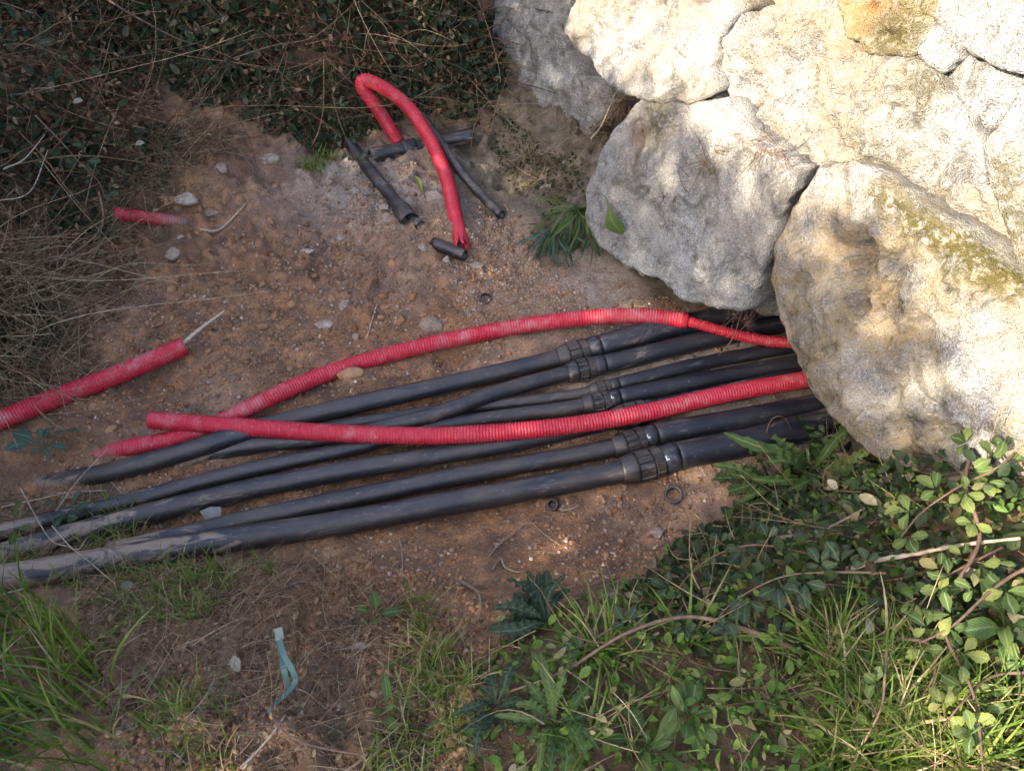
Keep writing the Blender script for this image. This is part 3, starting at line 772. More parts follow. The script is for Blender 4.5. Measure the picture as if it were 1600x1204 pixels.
def conduit(name, label, P, r, mat, mud0=0.0, mud1=0.0, mud_len=0.2, open0=True, open1=True, pitch=0.0098, d=0.0033, group='red corrugated conduits', ragged=False, base_mud=0.0):
    pp = pts(P); path = Path(pp, 0.015)
    base = Vector(pp[len(pp)//2]); base.z -= r
    S, RR = tube_profile(path.L, r, 0.006, corr=(pitch, d), open0=open0, open1=open1)
    segs = 22
    v, f = sweep(path, S, RR, segs)
    Sr = np.repeat(S, segs)
    if ragged:
        a = np.tile(np.arange(segs), len(S)); m = Sr > path.L - 0.03
        P_, T, _, _ = path.frame(np.array([path.L])); j = np.random.default_rng(4).uniform(-0.035, 0.02, segs)
        v[m] += T[0] * j[a[m]][:, None]
    mud = np.clip(base_mud + mud0 * ss(mud_len, 0, Sr) + mud1 * ss(path.L - mud_len, path.L, Sr), 0, 1)
    o = link(name, mesh(name, v, f, origin=base, attrs=dict(mud=mud, groove=(np.repeat(RR, segs) < r - 0.6 * d).astype(float))), mat)
    o.location = base
    return tag(o, label, 'conduit', group), path

conduit('red_conduit', 'long bright red corrugated conduit lying on top of the black pipes', [(236,656,.062),(330,663,.066),(480,674,.074),(620,680,.078),(720,679,.080),(870,667,.082),(1000,646,.086),(1130,616,.075),(1262,592,.055),(1380,572,.045)], 0.0285, M['red'], open1=False)
conduit('red_conduit', 'dusty pinkish red conduit arching behind the black pipes to a sleeve end at the opening', [(150,716,-.03),(195,701,.0),(280,684,.024),(345,659,.040),(400,632,.048),(480,595,.034),(560,567,.030),(640,545,.032),(730,525,.034),(820,508,.045),(900,498,.06),(970,493,.08),(1030,495,.09),(1074,501,.095)], 0.029, M['red_dusty'], mud0=0.5, mud_len=0.15, open0=False)
conduit('red_conduit', 'thin red conduit coming out of the arching conduit and going under the boulder', [(1050,499,.095),(1076,502,.095),(1115,513,.092),(1160,525,.085),(1205,533,.075),(1250,536,.07),(1340,540,.06)], 0.0195, M['red'], open0=False, open1=False, pitch=0.0085)
conduit('red_conduit', 'red corrugated conduit at the left edge with a pale stick in its mouth', [(-330,790,.03),(-170,722,.034),(0,656,.036),(70,628,.038),(150,598,.042),(220,570,.045),(289,540,.048)], 0.0335, M['red_dusty'], open0=True)
conduit('red_conduit', 'folded red conduit standing in the brambles, its torn end on the gravel', pitch=0.0078, d=0.0026, P=[(622,222,.03),(603,190,.09),(583,160,.17),(568,140,.22),(566,128,.25),(577,127,.26),(604,140,.25),(640,170,.21),(670,215,.15),(695,270,.08),(710,330,.04),(722,384,.03)], r=0.030, mat=M['red'], ragged=True)
conduit('red_conduit', 'short stub of red conduit half buried in brown earth beside the brambles', [(182,334,.024),(215,338,.022),(250,342,.006),(278,346,-.022),(300,348,-.06)], 0.027, M['red_dusty'], mud1=1.0, mud_len=0.22, open1=False)

# loose black pipe pieces on the far side
def loose(label, P, r, joints=(), flare=None, wall=0.005, mud=0.0, open0=True, open1=True):
    pp = pts(P); path = Path(pp, 0.02); base = Vector(pp[len(pp)//2]); base.z -= r
    o = empty('loose_pipe', base, label, 'pipe', 'loose black pipe pieces')
    S, RR = tube_profile(path.L, r, wall, open0=open0, open1=open1, step=0.02, depth=min(0.12, path.L * 0.45))
    if flare:
        m = S > path.L - flare[0]
        RR = RR + np.where(m, ss(path.L - flare[0], path.L - flare[0] * 0.55, S) * flare[1], 0)
    v, f = sweep(path, S, RR, 24)
    link('pipe_run', mesh('pipe_run', v, f, origin=base, attrs=dict(mud=np.full(len(v), mud))), M['black'], o)
    for j in joints:
        c = path.L * j
        v, f = sweep(path, np.array([c - .03, c - .03, c - .022, c + .022, c + .03, c + .03]), np.array([r * .9, r * 1.1, r * 1.16, r * 1.16, r * 1.1, r * .9]), 24)
        link('joint_ring', mesh('joint_ring', v, f, origin=base, attrs=dict(mud=np.full(len(v), mud))), M['black'], o)
    return o
loose('loose black pipe with a flared open socket lying on the gravel', [(545,222,.035),(562,246,.035),(585,275,.033),(612,308,.033),(632,334,.036),(641,346,.04)], 0.027, flare=(0.14, 0.013))
loose('black pipe end tucked beside the flared socket', [(606,300,.024),(630,325,.026),(657,353,.030)], 0.022)
loose('thin dark blue pipe propped at an angle against the bramble bank', [(658,180,.16),(690,225,.10),(720,268,.06),(752,305,.03),(783,336,.022)], 0.0205)
loose('jointed black pipe lying across at the foot of the brambles', [(578,244,.035),(610,237,.035),(640,231,.037),(690,221,.04),(740,211,.045)], 0.033, joints=(0.38,), mud=0.35)
loose('short cut piece of black pipe among pebbles below the torn conduit', [(676,380,.022),(700,389,.022),(726,399,.022)], 0.025)

# rubber rings
def ring(label, px, py, R_, w, hgt, tilt, stone=None):
    p = on(px, py, 0.0)
    S = 40; a = np.linspace(0, 2 * math.pi, S, endpoint=False)
    prof = [(R_, 0), (R_ + w, 0.001), (R_ + w * 1.05, hgt * 0.5), (R_ + w * 0.8, hgt), (R_ + w * 0.2, hgt), (R_, hgt * 0.8)]
    v = np.array([[math.cos(t) * q, math.sin(t) * q, z] for q, z in prof for t in a])
    n = len(prof); f = [[i * S + j, i * S + (j+1) % S, ((i+1) % n) * S + (j+1) % S, ((i+1) % n) * S + j] for i in range(n) for j in range(S)]
    o = link('rubber_ring', mesh('rubber_ring', v, f, attrs=dict(mud=np.zeros(len(v)))), M['ring'])
    o.location = p + Vector((0, 0, 0.004)); o.rotation_euler = tilt
    return tag(o, label, 'ring', 'dropped black rings')
ring('small thin black ring on the gravel beyond the arching conduit', 759, 470, 0.018, 0.006, 0.014, (0.25, 0.1, 0))
ring('small thick black ring in front of the nearest pipe', 865, 787, 0.011, 0.008, 0.022, (0.5, -0.3, 0))
ring('larger black ring with a gravelly middle near the green rosette', 1052, 775, 0.020, 0.008, 0.018, (0.2, -0.3, 0.4))

# ------------------------------------------------------------------ stones
def ico(sub):
    import bmesh
    b = bmesh.new(); bmesh.ops.create_icosphere(b, subdivisions=sub, radius=1.0)
    v = np.array([x.co[:] for x in b.verts]); b.verts.index_update()
    f = np.array([[q.index for q in x.verts] for x in b.faces]); b.free()
    return v, f
IV1, IF1 = ico(1); IV3, IF3 = ico(4); IV2, IF2 = ico(2)
def rock_mesh(seed, sx, sy, sz):
    v = IV3.copy()
    r_ = np.random.default_rng(seed)
    for _ in range(9):                                   # cut by planes: broken faces
        n = r_.normal(size=3); n /= np.linalg.norm(n); d = r_.uniform(0.55, 0.85)
        e = v @ n - d; v = v - np.where(e > 0, e * 0.92, 0)[:, None] * n
    v = v * (1 + 0.10 * fbm(v, 1.8, 3, 0.5, seed) + 0.035 * fbm(v, 6, 3, 0.6, seed + 1))[:, None]
    return mesh('rock', v * np.array([sx, sy, sz]), IF3)
def rock(label, px, py, w_px, h_px=None, seed=0, sink=0.5, rotz=None, flat=0.7):
    p = on(px, py)
    dep = p.y * math.cos(PITCH) + (CAM_H - p.z) * math.sin(PITCH)
    w = w_px / F * dep * 0.5; h = (h_px or w_px * 0.75) / F * dep * 0.5
    sz = h * flat
    o = link('stone', rock_mesh(seed + 100, w, h * 1.05, sz), M['stone'])
    o.location = (p.x, p.y, p.z + sz * (1 - 2 * sink) * 0.6); o.rotation_euler = (0, 0, rotz if rotz is not None else 0)
    return tag(o, label, 'stone', 'loose stones')
ST = [('pale angular stone on the earth below the mound', 350, 275, 32, 26), ('rounded grey stone at the foot of the far brambles', 422, 251, 32, 22),
      ('long earth-crusted grey stone above the buried red stub', 298, 322, 44, 26), ('dark earthy lump behind the long crusted stone', 262, 310, 40, 24),
      ('sharp white flint-like stone alone on the bare soil', 541, 478, 22, 30), ('flat pale stone left of the arching conduit', 507, 508, 34, 18),
      ('largest pale stone against the arching red conduit', 677, 511, 44, 34), ('small pinkish stone right of the flat pale stone', 555, 525, 16, 13),
      ('small pale stone left of the cut pipe piece', 662, 395, 17, 18), ('upright little stone in front of the cut pipe piece', 698, 404, 15, 20),
      ('brown stone right of the cut pipe piece', 744, 410, 26, 16), ('smooth grey stone at the edge of the green bank', 1026, 832, 32, 26),
      ('small tan stone below the buried red stub', 268, 392, 22, 26), ('tiny white stone under the buried red stub', 282, 366, 14, 11),
      ('white stone left of the flared socket', 598, 326, 24, 13), ('jagged reddish stone under the torn conduit', 678, 310, 34, 26),
      ('pair-like white stone near the centre of the dirt, upper one', 532, 370, 12, 12), ('pale pebble beside the white stone on bare dirt', 520, 372, 11, 9),
      ('stone fragment lodged left of the wall rosette', 850, 298, 30, 14), ('buff stone beside the long stick', 330, 332, 26, 14),
      ('flat stone at the end of the long stick', 480, 398, 26, 12), ('grey pebble right of the largest pale stone', 757, 545, 12, 9),
      ('small stone at the corner of the cut pipe piece', 752, 421, 9, 8), ('rough brown clod beside the arching red conduit', 552, 600, 46, 26),
      ('grey lump of mortar under the hanging boulder', 985, 415, 26, 30), ('smaller lump of mortar under the hanging boulder', 1003, 428, 16, 18),
      ('earth-covered lump at the back of the opening', 1128, 494, 120, 36), ('pale stone in the bottom middle litter', 668, 1140, 20, 14),
      ('pale broken stone beside the dry root tangle', 560, 1012, 26, 18)]
for i, (lb, x, y, w, h) in enumerate(ST):
    o = rock(lb, x, y, w, h, seed=i, flat=1.2 if 'upright' in lb or 'sharp' in lb else 0.75)
    if 'clod' in lb or 'earthy' in lb: o.data.materials[0] = M['clod']
    if 'opening' in lb and 'back' in lb: o.data.materials[0] = M['soil']

# ------------------------------------------------------------------ scattered stuff
def inst(tv, tf, pos, Rm, scale, name, mat, smooth=True):
    """merge many copies of a template (verts tv, faces tf) into one mesh"""
    n, k = len(pos), len(tv)
    sc = scale if scale.ndim == 2 else np.repeat(scale[:, None], 3, 1)
    V = np.einsum('nij,nkj->nki', Rm, tv[None] * sc[:, None, :]) + pos[:, None, :]
    Fa = (tf[None] + (np.arange(n) * k)[:, None, None]).reshape(-1, tf.shape[1])
    return mesh(name, V.reshape(-1, 3), Fa, smooth=smooth)
def rot_rand(n):
    q = rng.normal(size=(n, 4)); q /= np.linalg.norm(q, axis=1)[:, None]
    w, x, y, z = q.T
    return np.stack([1-2*(y*y+z*z), 2*(x*y-z*w), 2*(x*z+y*w), 2*(x*y+z*w), 1-2*(x*x+z*z), 2*(y*z-x*w), 2*(x*z-y*w), 2*(y*z+x*w), 1-2*(x*x+y*y)], 1).reshape(n, 3, 3)
def frame_from(d, nrm):
    """columns: length direction d, side, normal"""
    d = d / np.linalg.norm(d, axis=1)[:, None]
    s = np.cross(nrm, d); s /= np.linalg.norm(s, axis=1)[:, None] + 1e-9
    n = np.cross(d, s)
    return np.stack([d, s, n], 2)
def poly_world(pix): return np.array([tuple(at(x, y))[:2] for x, y in pix])
def scatter(poly, n):
    lo, hi = poly.min(0), poly.max(0); out = np.zeros((0, 2))
    while len(out) < n:
        p = rng.uniform(lo, hi, (n, 2)); out = np.vstack([out, p[pt_in(poly, p)]])
    return out[:n]

W_bare = poly_world([(300,260),(520,270),(600,250),(760,290),(900,420),(1060,470),(1250,600),(1150,750),(1000,890),(760,960),(720,1130),(300,1150),(150,950),(60,760),(80,620),(170,400)])
def pebbles(name, n, lo, hi, mat, label, cat, poly, powr=2.2, clump=0.3):
    p = scatter(poly, n * 2)
    m = fbm(np.column_stack([p, np.zeros(len(p))]), 3.0, 3, 0.5, 91) + rng.uniform(-0.5, 0.5, len(p)) > clump - 0.35
    p = p[m][:n]; n = len(p)
    s = lo + (hi - lo) * rng.uniform(0, 1, n)**powr
    sc = s[:, None] * rng.uniform(0.6, 1.1, (n, 3))
    z = HG(p[:, 0], p[:, 1]) + s * 0.15
    tv = IV1 * (1 + 0.22 * rng.uniform(-1, 1, len(IV1)))[:, None]
    me = inst(tv, IF1, np.column_stack([p, z]), rot_rand(n), sc, name, mat, smooth=False)
    o = link(name, me, mat); return tag(o, label, cat, kind='stuff')
pebbles('gravel', 10000, 0.0016, 0.0085, M['gravel'], 'small pale gravel strewn over the trench floor', 'gravel', W_bare, 3.2)
pebbles('soil_crumbs', 9000, 0.002, 0.011, M['clod'], 'crumbly brown soil over the trench floor', 'soil', W_bare, 3.5)
W_sand = poly_world([(560,255),(640,330),(760,300),(860,430),(1050,470),(1080,520),(900,560),(760,560),(700,440),(540,320)])
pebbles('granite_grit', 9000, 0.0015, 0.006, M['gravel'], 'pale granite grit at the foot of the wall', 'grit', W_sand, 2.5)

pebbles('bank_crumbs', 9000, 0.002, 0.010, M['clod'], 'crumbly earth on the near bank', 'soil', poly_world([(200,870),(520,870),(720,900),(780,960),(720,1210),(180,1210),(120,950)]), 4.0)
def clods(n, poly):
    p = scatter(poly, n); r_ = np.random.default_rng(5)
    s_ = 0.005 + 0.016 * r_.uniform(0, 1, n)**3
    tv = IV2 * (1 + 0.30 * fbm(IV2, 2.2, 3, 0.6, 8))[:, None]
    me = inst(tv, IF2, np.column_stack([p, HG(p[:, 0], p[:, 1]) - s_ * 0.05]), rot_rand(n), s_[:, None] * r_.uniform(0.5, 1.3, (n, 3)), 'clods', M['clod'], smooth=False)
    tag(link('clods', me, M['clod']), 'broken brown clods on the dug earth', 'soil', kind='stuff')
clods(300, poly_world([(200,300),(420,270),(640,420),(700,540),(460,600),(330,640),(120,720),(110,600)]))
# leaf templates: x along the leaf, y across, z up
def leaf_tpl(width=0.55, k=4, fold=0.12, droop=0.15, serr=0.0):
    xs = np.linspace(0, 1, k + 1); v, f = [], []
    for i, x in enumerate(xs):
        w = width * 0.5 * (math.sin(math.pi * min(1, x * 0.93 + 0.05))**0.75) * (1 - 0.25 * x)
        if serr and 0 < i < k: w *= 1 + serr * (1 if i % 2 else -1)
        if i == k: w = 0.01
        z = -droop * x * x
        v += [(x, w, z + fold * w), (x, 0, z), (x, -w, z + fold * w)]
    for i in range(k):
        a = i * 3
        f += [(a, a+1, a+4, a+3), (a+1, a+2, a+5, a+4)]
    uv = [(x_, y_) for x_ in xs for y_ in (1, 0.5, 0)]
    return np.array(v), np.array(f), np.array(uv)
OV, OF, _ = leaf_tpl(0.62, 4, 0.25, 0.18)
NV, NF, _ = leaf_tpl(0.30, 3, 0.2, 0.3)

def leaf_stuff(name, pos, size, mat, label, cat, tv=OV, tf=OF, outward=(0, -0.35, 0.75), jit=0.75):
    n = len(pos)
    nrm = np.array(outward)[None] + rng.normal(size=(n, 3)) * jit
    nrm /= np.linalg.norm(nrm, axis=1)[:, None]
    d = rng.normal(size=(n, 3)); d -= nrm * np.sum(d * nrm, 1)[:, None]
    o = link(name, inst(tv, tf, pos, frame_from(d, nrm), size, name, mat), mat)
    return tag(o, label, cat, kind='stuff')

def twig_stuff(name, p0, d0, L, r, bend, mat, label, cat, k=7):
    """thin bent stems: start points, directions, lengths, radii"""
    n = len(p0)
    d0 = d0 / np.linalg.norm(d0, axis=1)[:, None]
    b1 = rng.normal(size=(n, 3)) * bend[:, None]; b2 = rng.normal(size=(n, 3)) * bend[:, None] * 0.5
    t = np.linspace(0, 1, k + 1)
    C = p0[:, None] + L[:, None, None] * (t[None, :, None] * d0[:, None] + (t**2)[None, :, None] * b1[:, None] + (np.sin(t * 5) * t)[None, :, None] * b2[:, None] * 0.3)
    s = np.cross(d0, np.array([0.3, 0.2, 0.93])); s /= np.linalg.norm(s, axis=1)[:, None] + 1e-9
    u = np.cross(d0, s)
    rad = r[:, None] * (1 - 0.6 * t)[None]
    rings = []
    for a in (0, 2.094, 4.189):
        rings.append(C + rad[:, :, None] * (math.cos(a) * s + math.sin(a) * u)[:, None])
    V = np.stack(rings, 2)                                 # n, k+1, 3, 3
    base = (np.arange(n) * (k + 1) * 3)[:, None, None]
    i = (np.arange(k) * 3)[None, :, None]; j = np.arange(3)[None, None, :]; j2 = (j + 1) % 3
    Fa = np.stack([base + i + j, base + i + j2, base + i + 3 + j2, base + i + 3 + j], -1).reshape(-1, 4)
    o = link(name, mesh(name, V.reshape(-1, 3), Fa), mat)
    return tag(o, label, cat, kind='stuff'), C

def blades(name, p, L, w, lean, mat, label, cat, k=6, azim=None):
    n = len(p)
    az = rng.uniform(0, 2 * math.pi, n) if azim is None else azim
    h = np.stack([np.cos(az), np.sin(az), np.zeros(n)], 1); side = np.stack([-np.sin(az), np.cos(az), np.zeros(n)], 1)
    t = np.linspace(0, 1, k + 1)
    th = lean[:, None] * (0.25 + 1.0 * t[None]**1.3)       # bends over along its length
    dx = np.cumsum(np.sin(th), 1) / (k + 1); dz = np.cumsum(np.cos(th), 1) / (k + 1)
    dx -= dx[:, :1]; dz -= dz[:, :1]
    C = p[:, None] + L[:, None, None] * (dx[:, :, None] * h[:, None] + dz[:, :, None] * np.array([0, 0, 1.0]))
    ww = w[:, None] * (1 - t[None]**2.2) * 0.5 + 0.0003
    tw = rng.uniform(-0.6, 0.6, n)[:, None, None]
    sd_ = side[:, None] + tw * np.array([0, 0, 1.0])
    V = np.stack([C - sd_ * ww[:, :, None], C + sd_ * ww[:, :, None]], 2)
    base = (np.arange(n) * (k + 1) * 2)[:, None]; i = (np.arange(k) * 2)[None]
    Fa = np.stack([base + i, base + i + 1, base + i + 3, base + i + 2], -1).reshape(-1, 4)
    o = link(name, mesh(name, V.reshape(-1, 3), Fa), mat)
    return tag(o, label, cat, kind='stuff')

def volume(poly, n, hmax, rise=0.35, powr=0.7, lo=0.0):
    p = scatter(poly, n); d = edge_dist(poly, p)
    z = HG(p[:, 0], p[:, 1]) + lo + hmax * ss(-0.05, rise, d) * rng.uniform(0, 1, n)**powr
    return np.column_stack([p, z])

# --- bramble thickets (left bank and far bank)
W_left = np.vstack([poly_world([(262,196),(300,235),(258,290),(176,330),(165,400),(120,470),(70,560),(10,620)]), [(-2.6, 1.2), (-2.8, 3.8), (-1.7, 3.8)]])
W_back = np.vstack([poly_world([(285,150),(330,170),(440,214),(500,238),(545,215),(640,190),(748,190),(790,140)]), [(-0.02, 4.05), (-2.5, 4.2), (-2.3, 3.6)]])
W_left_low = poly_world([(150,400),(120,470),(100,560),(10,640),(-120,640),(-160,380)])
def thicket(name, poly, nl, nt, ndead, hmax, label, out, scale=1.0, rise=0.35):
    pos = volume(poly, nl, hmax, rise)
    m = fbm(pos, 2.3, 3, 0.55, 5) + rng.uniform(-0.25, 0.25, nl) > -0.38
    pos = pos[m]
    leaf_stuff(name + '_leaves', pos, (0.014 + 0.042 * rng.uniform(0, 1, len(pos))**1.4) * scale, M['bramble'], label + ', green leaves', 'brambles', outward=out)
    pos = volume(poly, ndead, hmax * 0.9, rise)
    leaf_stuff(name + '_dead_leaves', pos, rng.uniform(0.012, 0.035, ndead), M['dead'], label + ', withered brown leaves', 'dead leaves', outward=out, jit=1.2)
    pos = volume(poly, nt, hmax * 0.85, rise)
    d = rng.normal(size=(nt, 3)) * np.array([1, 1, 0.55]) + np.array([0.1, -0.2, 0.05])
    twig_stuff(name + '_stems', pos, d, rng.uniform(0.12, 0.6, nt), 0.0008 + 0.0032 * rng.uniform(0, 1, nt)**2.5, rng.uniform(0.1, 0.5, nt), M['twig'], label + ', tangled stems', 'stems')
thicket('left_brambles', W_left, 13000, 2400, 9000, 0.32, 'bramble thicket on the left bank', (0.35, -0.25, 0.7))
thicket('far_brambles', W_back, 25000, 2200, 7000, 0.36, 'dark bramble thicket on the far bank', (0.05, -0.6, 0.6))
# dry grass and tangled stems hanging over the lower left bank
n = 750
pos = volume(W_left_low, n, 0.18, 0.15)
d = rng.normal(size=(n, 3)) * np.array([1, 1, 0.5]) + np.array([0.3, -0.2, -0.05])
twig_stuff('dry_stems', pos, d, rng.uniform(0.08, 0.40, n), rng.uniform(0.0009, 0.0027, n), rng.uniform(0.2, 0.7, n), M['straw'], 'tangle of dry pale stems on the lower left bank', 'dry stems')
pl = poly_world([(255,190),(330,190),(400,250),(360,260),(300,260),(220,320),(180,310)])
n = 500
pos = volume(pl, n, 0.06, 0.1)
d = rng.normal(size=(n, 3)) * np.array([1, 0.8, 0.35]) + np.array([0.3, -0.5, 0])
twig_stuff('dry_grass', pos, d, rng.uniform(0.06, 0.22, n), rng.uniform(0.0007, 0.0018, n), rng.uniform(0.15, 0.5, n), M['straw'], 'wisps of dry grass hanging over the earth mound', 'dry grass')

sp_poly = poly_world([(300,170),(380,215),(330,270),(250,345),(210,430),(180,520),(130,640),(20,660),(80,560),(120,450),(170,330),(250,250)])
n = 650
p = scatter(sp_poly, n); pos = np.column_stack([p, HG(p[:, 0], p[:, 1]) + 0.05 * rng.uniform(0, 1, n)**2])
d = rng.normal(size=(n, 3)) * np.array([1, 1, 0.25])
twig_stuff('fallen_stems', pos, d, rng.uniform(0.03, 0.25, n), rng.uniform(0.0007, 0.0022, n), rng.uniform(0.1, 0.5, n), M['straw'], 'loose dry stems fallen from the left bank onto the earth', 'dry stems')
n = 900
p = scatter(sp_poly, n); pos = np.column_stack([p, HG(p[:, 0], p[:, 1]) + 0.004 + 0.05 * rng.uniform(0, 1, n)**3])
leaf_stuff('fallen_leaves', pos, rng.uniform(0.008, 0.026, n), M['dead'], 'brown leaves fallen along the edge of the left bank', 'dead leaves', outward=(0, 0, 1), jit=0.5)
# --- right bank vegetation
W_right = np.vstack([poly_world([(1400,712),(1290,690),(1230,720),(1150,790),(1075,835),(1010,890),(930,930),(800,955),(755,1030),(725,1120),(690,1240)]), [(0.0, 0.25), (2.3, 0.25), (1.75, 0.95)]])
t_ = W_right
n = 9000
pos = volume(W_right, n, 0.10, 0.25, 0.8)
leaf_stuff('ground_cover', pos, 0.008 + 0.028 * rng.uniform(0, 1, n)**1.6, M['cover'], 'low leafy herbs covering the near right bank', 'ground cover', outward=(-0.40, -0.35, 0.7), jit=0.55)
n = 3600
W_right_up = np.vstack([poly_world([(1400,712),(1290,690),(1230,720),(1150,790),(1075,835),(1010,890),(960,960),(1000,1010),(1200,1020),(1400,1100),(1650,1200)]), [(2.0, 0.5), (1.75, 0.95)]])
pos = volume(W_right_up, n, 0.17, 0.25, 0.7)
leaf_stuff('right_bramble_leaves', pos, 0.010 + 0.038 * rng.uniform(0, 1, n)**1.5, M['bramble'], 'bramble leaves massed at the foot of the big boulder', 'brambles', outward=(-0.45, -0.35, 0.7), jit=0.55)
n = 850
pos = volume(W_right, n, 0.12, 0.2)
d = rng.normal(size=(n, 3)) * np.array([1, 0.8, 0.4])
twig_stuff('right_stems', pos, d, rng.uniform(0.04, 0.22, n), rng.uniform(0.0008, 0.0024, n), rng.uniform(0.1, 0.4, n), M['straw'], 'dry stems tangled through the near right bank', 'dry stems')
W_rg = poly_world([(900,1010),(1100,1000),(1300,1010),(1420,1060),(1560,1110),(1640,1230),(740,1240),(780,1120)])
n = 2600
p = scatter(W_rg, n * 3); m = fbm(np.column_stack([p, np.zeros(len(p))]), 4.0, 3, 0.5, 15) > 0.05; p = p[m][:n]; n = len(p); p3 = np.column_stack([p, HG(p[:, 0], p[:, 1])])
blades('right_grass', p3, rng.uniform(0.05, 0.26, n), rng.uniform(0.002, 0.007, n), rng.uniform(0.5, 1.7, n), M['grass'], 'green grass along the bottom right', 'grass')
# --- grass at the left
W_lg = poly_world([(-320,985),(-60,930),(60,935),(110,965),(150,1010),(190,1090),(230,1210),(-60,1230),(-320,1240)])
n = 700
p = scatter(W_lg, n); p3 = np.column_stack([p, HG(p[:, 0], p[:, 1])])
blades('left_grass', p3, rng.uniform(0.08, 0.30, n), rng.uniform(0.003, 0.007, n), rng.uniform(0.2, 1.2, n), M['grass'], 'tall green grass in the bottom left corner', 'grass')
W_mid = poly_world([(0,770),(180,770),(330,860),(520,880),(700,960),(760,1060),(700,1220),(200,1220),(120,920),(0,920)])
n = 1600
p = scatter(W_mid, n * 3); m = fbm(np.column_stack([p, np.zeros(len(p))]), 4.5, 3, 0.5, 14) > 0.12; p = p[m][:n]; n = len(p)
p3 = np.column_stack([p, HG(p[:, 0], p[:, 1])])
blades('sparse_grass', p3, rng.uniform(0.03, 0.12, n), rng.uniform(0.0015, 0.004, n), rng.uniform(0.5, 1.6, n), M['grass'], 'sparse short grass on the near bank below the pipes', 'grass')
W_tuft = np.vstack([poly_world([(490,240),(530,255),(500,275),(460,262)])])
n = 160
p = scatter(W_tuft, n); p3 = np.column_stack([p, HG(p[:, 0], p[:, 1])])
blades('grass_tuft', p3, rng.uniform(0.03, 0.09, n), rng.uniform(0.002, 0.004, n), rng.uniform(0.5, 1.4, n), M['grass'], 'small green grass tuft at the foot of the far brambles', 'grass')
# straw and root litter
n = 5200
W_lit = np.vstack([W_mid, ])
p = scatter(W_lit, n); pos = np.column_stack([p, HG(p[:, 0], p[:, 1]) + 0.003])
d = rng.normal(size=(n, 3)) * np.array([1, 1, 0.10])
twig_stuff('straw_litter', pos, d, rng.uniform(0.02, 0.13, n), rng.uniform(0.0005, 0.0014, n), rng.uniform(0.05, 0.3, n) , M['straw'], 'straw and rootlets littering the near bank', 'litter')
n = 420
p = scatter(W_bare, n); pos = np.column_stack([p, HG(p[:, 0], p[:, 1]) + 0.003])
d = rng.normal(size=(n, 3)) * np.array([1, 1, 0.04])
twig_stuff('dry_rootlets', pos, d, rng.uniform(0.02, 0.10, n), rng.uniform(0.0005, 0.0013, n), rng.uniform(0.05, 0.25, n), M['straw'], 'scraps of straw on the bare trench floor', 'litter')
n = 2200
p = scatter(W_lit, n); pos = np.column_stack([p, HG(p[:, 0], p[:, 1]) + 0.004])
leaf_stuff('leaf_litter', pos, rng.uniform(0.008, 0.022, n), M['dead'], 'withered leaf scraps on the near bank', 'litter', outward=(0, 0, 1), jit=0.35)

# --- vegetation clinging to the earth under the far boulders
W_wallfoot = poly_world([(770,160),(830,215),(900,250),(920,300),(860,330),(800,290),(760,230)])
n = 700
pos = volume(W_wallfoot, n, 0.05, 0.2)
leaf_stuff('wall_foot_plants', pos, rng.uniform(0.008, 0.022, n), M['bramble'], 'dark creepers on the earth below the far boulders', 'creepers')
pos = volume(W_wallfoot, 220, 0.08, 0.2); d = rng.normal(size=(220, 3)) * np.array([1, 0.7, 0.6])
twig_stuff('wall_foot_stems', pos, d, rng.uniform(0.05, 0.25, 220), rng.uniform(0.0007, 0.0016, 220), rng.uniform(0.1, 0.4, 220), M['straw'], 'dry stems hanging below the far boulders', 'dry stems')

# --- dry stems and moss in the joints of the wall
def wall_pt(px, py, off=0.0): 
    uv_ = wall_uv(px, py, off); return O3 + n3 * off + uv_[0] * u3 + uv_[1] * w3
def joint_twigs(name, spots, label, mat, n, L, spread, off=0.07, down=0.25):
    P0 = []
    for x, y in spots: P0.append(wall_pt(x, y, off))
    P0 = np.array(P0); k = rng.integers(0, len(P0), n)
    pos = P0[k] + rng.normal(size=(n, 3)) * spread
    d = rng.normal(size=(n, 3)) * 0.8 + n3 * 0.25 + np.array([0, 0, -down])
    twig_stuff(name, pos, d, rng.uniform(L * 0.4, L, n), rng.uniform(0.0007, 0.0018, n), rng.uniform(0.1, 0.5, n), mat, label, 'stems')
joint_twigs('joint_stems', [(960,170),(975,155),(950,185),(930,205),(910,222),(985,145)], 'dry stems sprouting from the joint left of the hanging boulder', M['straw'], 140, 0.16, 0.018, off=0.0)
joint_twigs('joint_roots', [(1200,232),(1215,238),(1235,258),(1190,228)], 'dry roots bunched in the joint above the hanging boulder', M['root'], 60, 0.10, 0.012, off=0.30)
joint_twigs('joint_fibres', [(1195,400),(1190,440),(1180,485),(1198,380),(1150,485)], 'root fibres hanging between the two lower boulders', M['root'], 80, 0.10, 0.012, off=0.24, down=0.8)
joint_twigs('joint_litter', [(1100,250),(1070,275),(1060,300),(1120,230),(1045,305)], 'dry stems lying on the hanging boulder', M['twig'], 40, 0.12, 0.012, off=0.34)
def moss_pad(label, pix, off, n, r_):
    pp = np.array([wall_pt(x, y, off) for x, y in pix]); seg = rng.integers(0, len(pp) - 1, n); t = rng.uniform(0, 1, n)[:, None]
    pos = pp[seg] * (1 - t) + pp[seg + 1] * t + rng.normal(size=(n, 3)) * r_
    nrm = n3 + rng.normal(size=(n, 3)) * 0.6
    o = link('moss', inst(IV1, IF1, pos, rot_rand(n), rng.uniform(0.002, 0.0055, n), 'moss', M['moss'], smooth=False), M['moss'], wall)
    o.data.transform(Matrix.Translation(-Vector(WLOC))); tag(o, label, kind='stuff')
moss_pad('dark moss along the joint above the big near boulder', [(1370,300),(1405,314),(1440,330),(1490,370),(1530,400),(1570,425),(1600,438)], 0.265, 2600, 0.011)

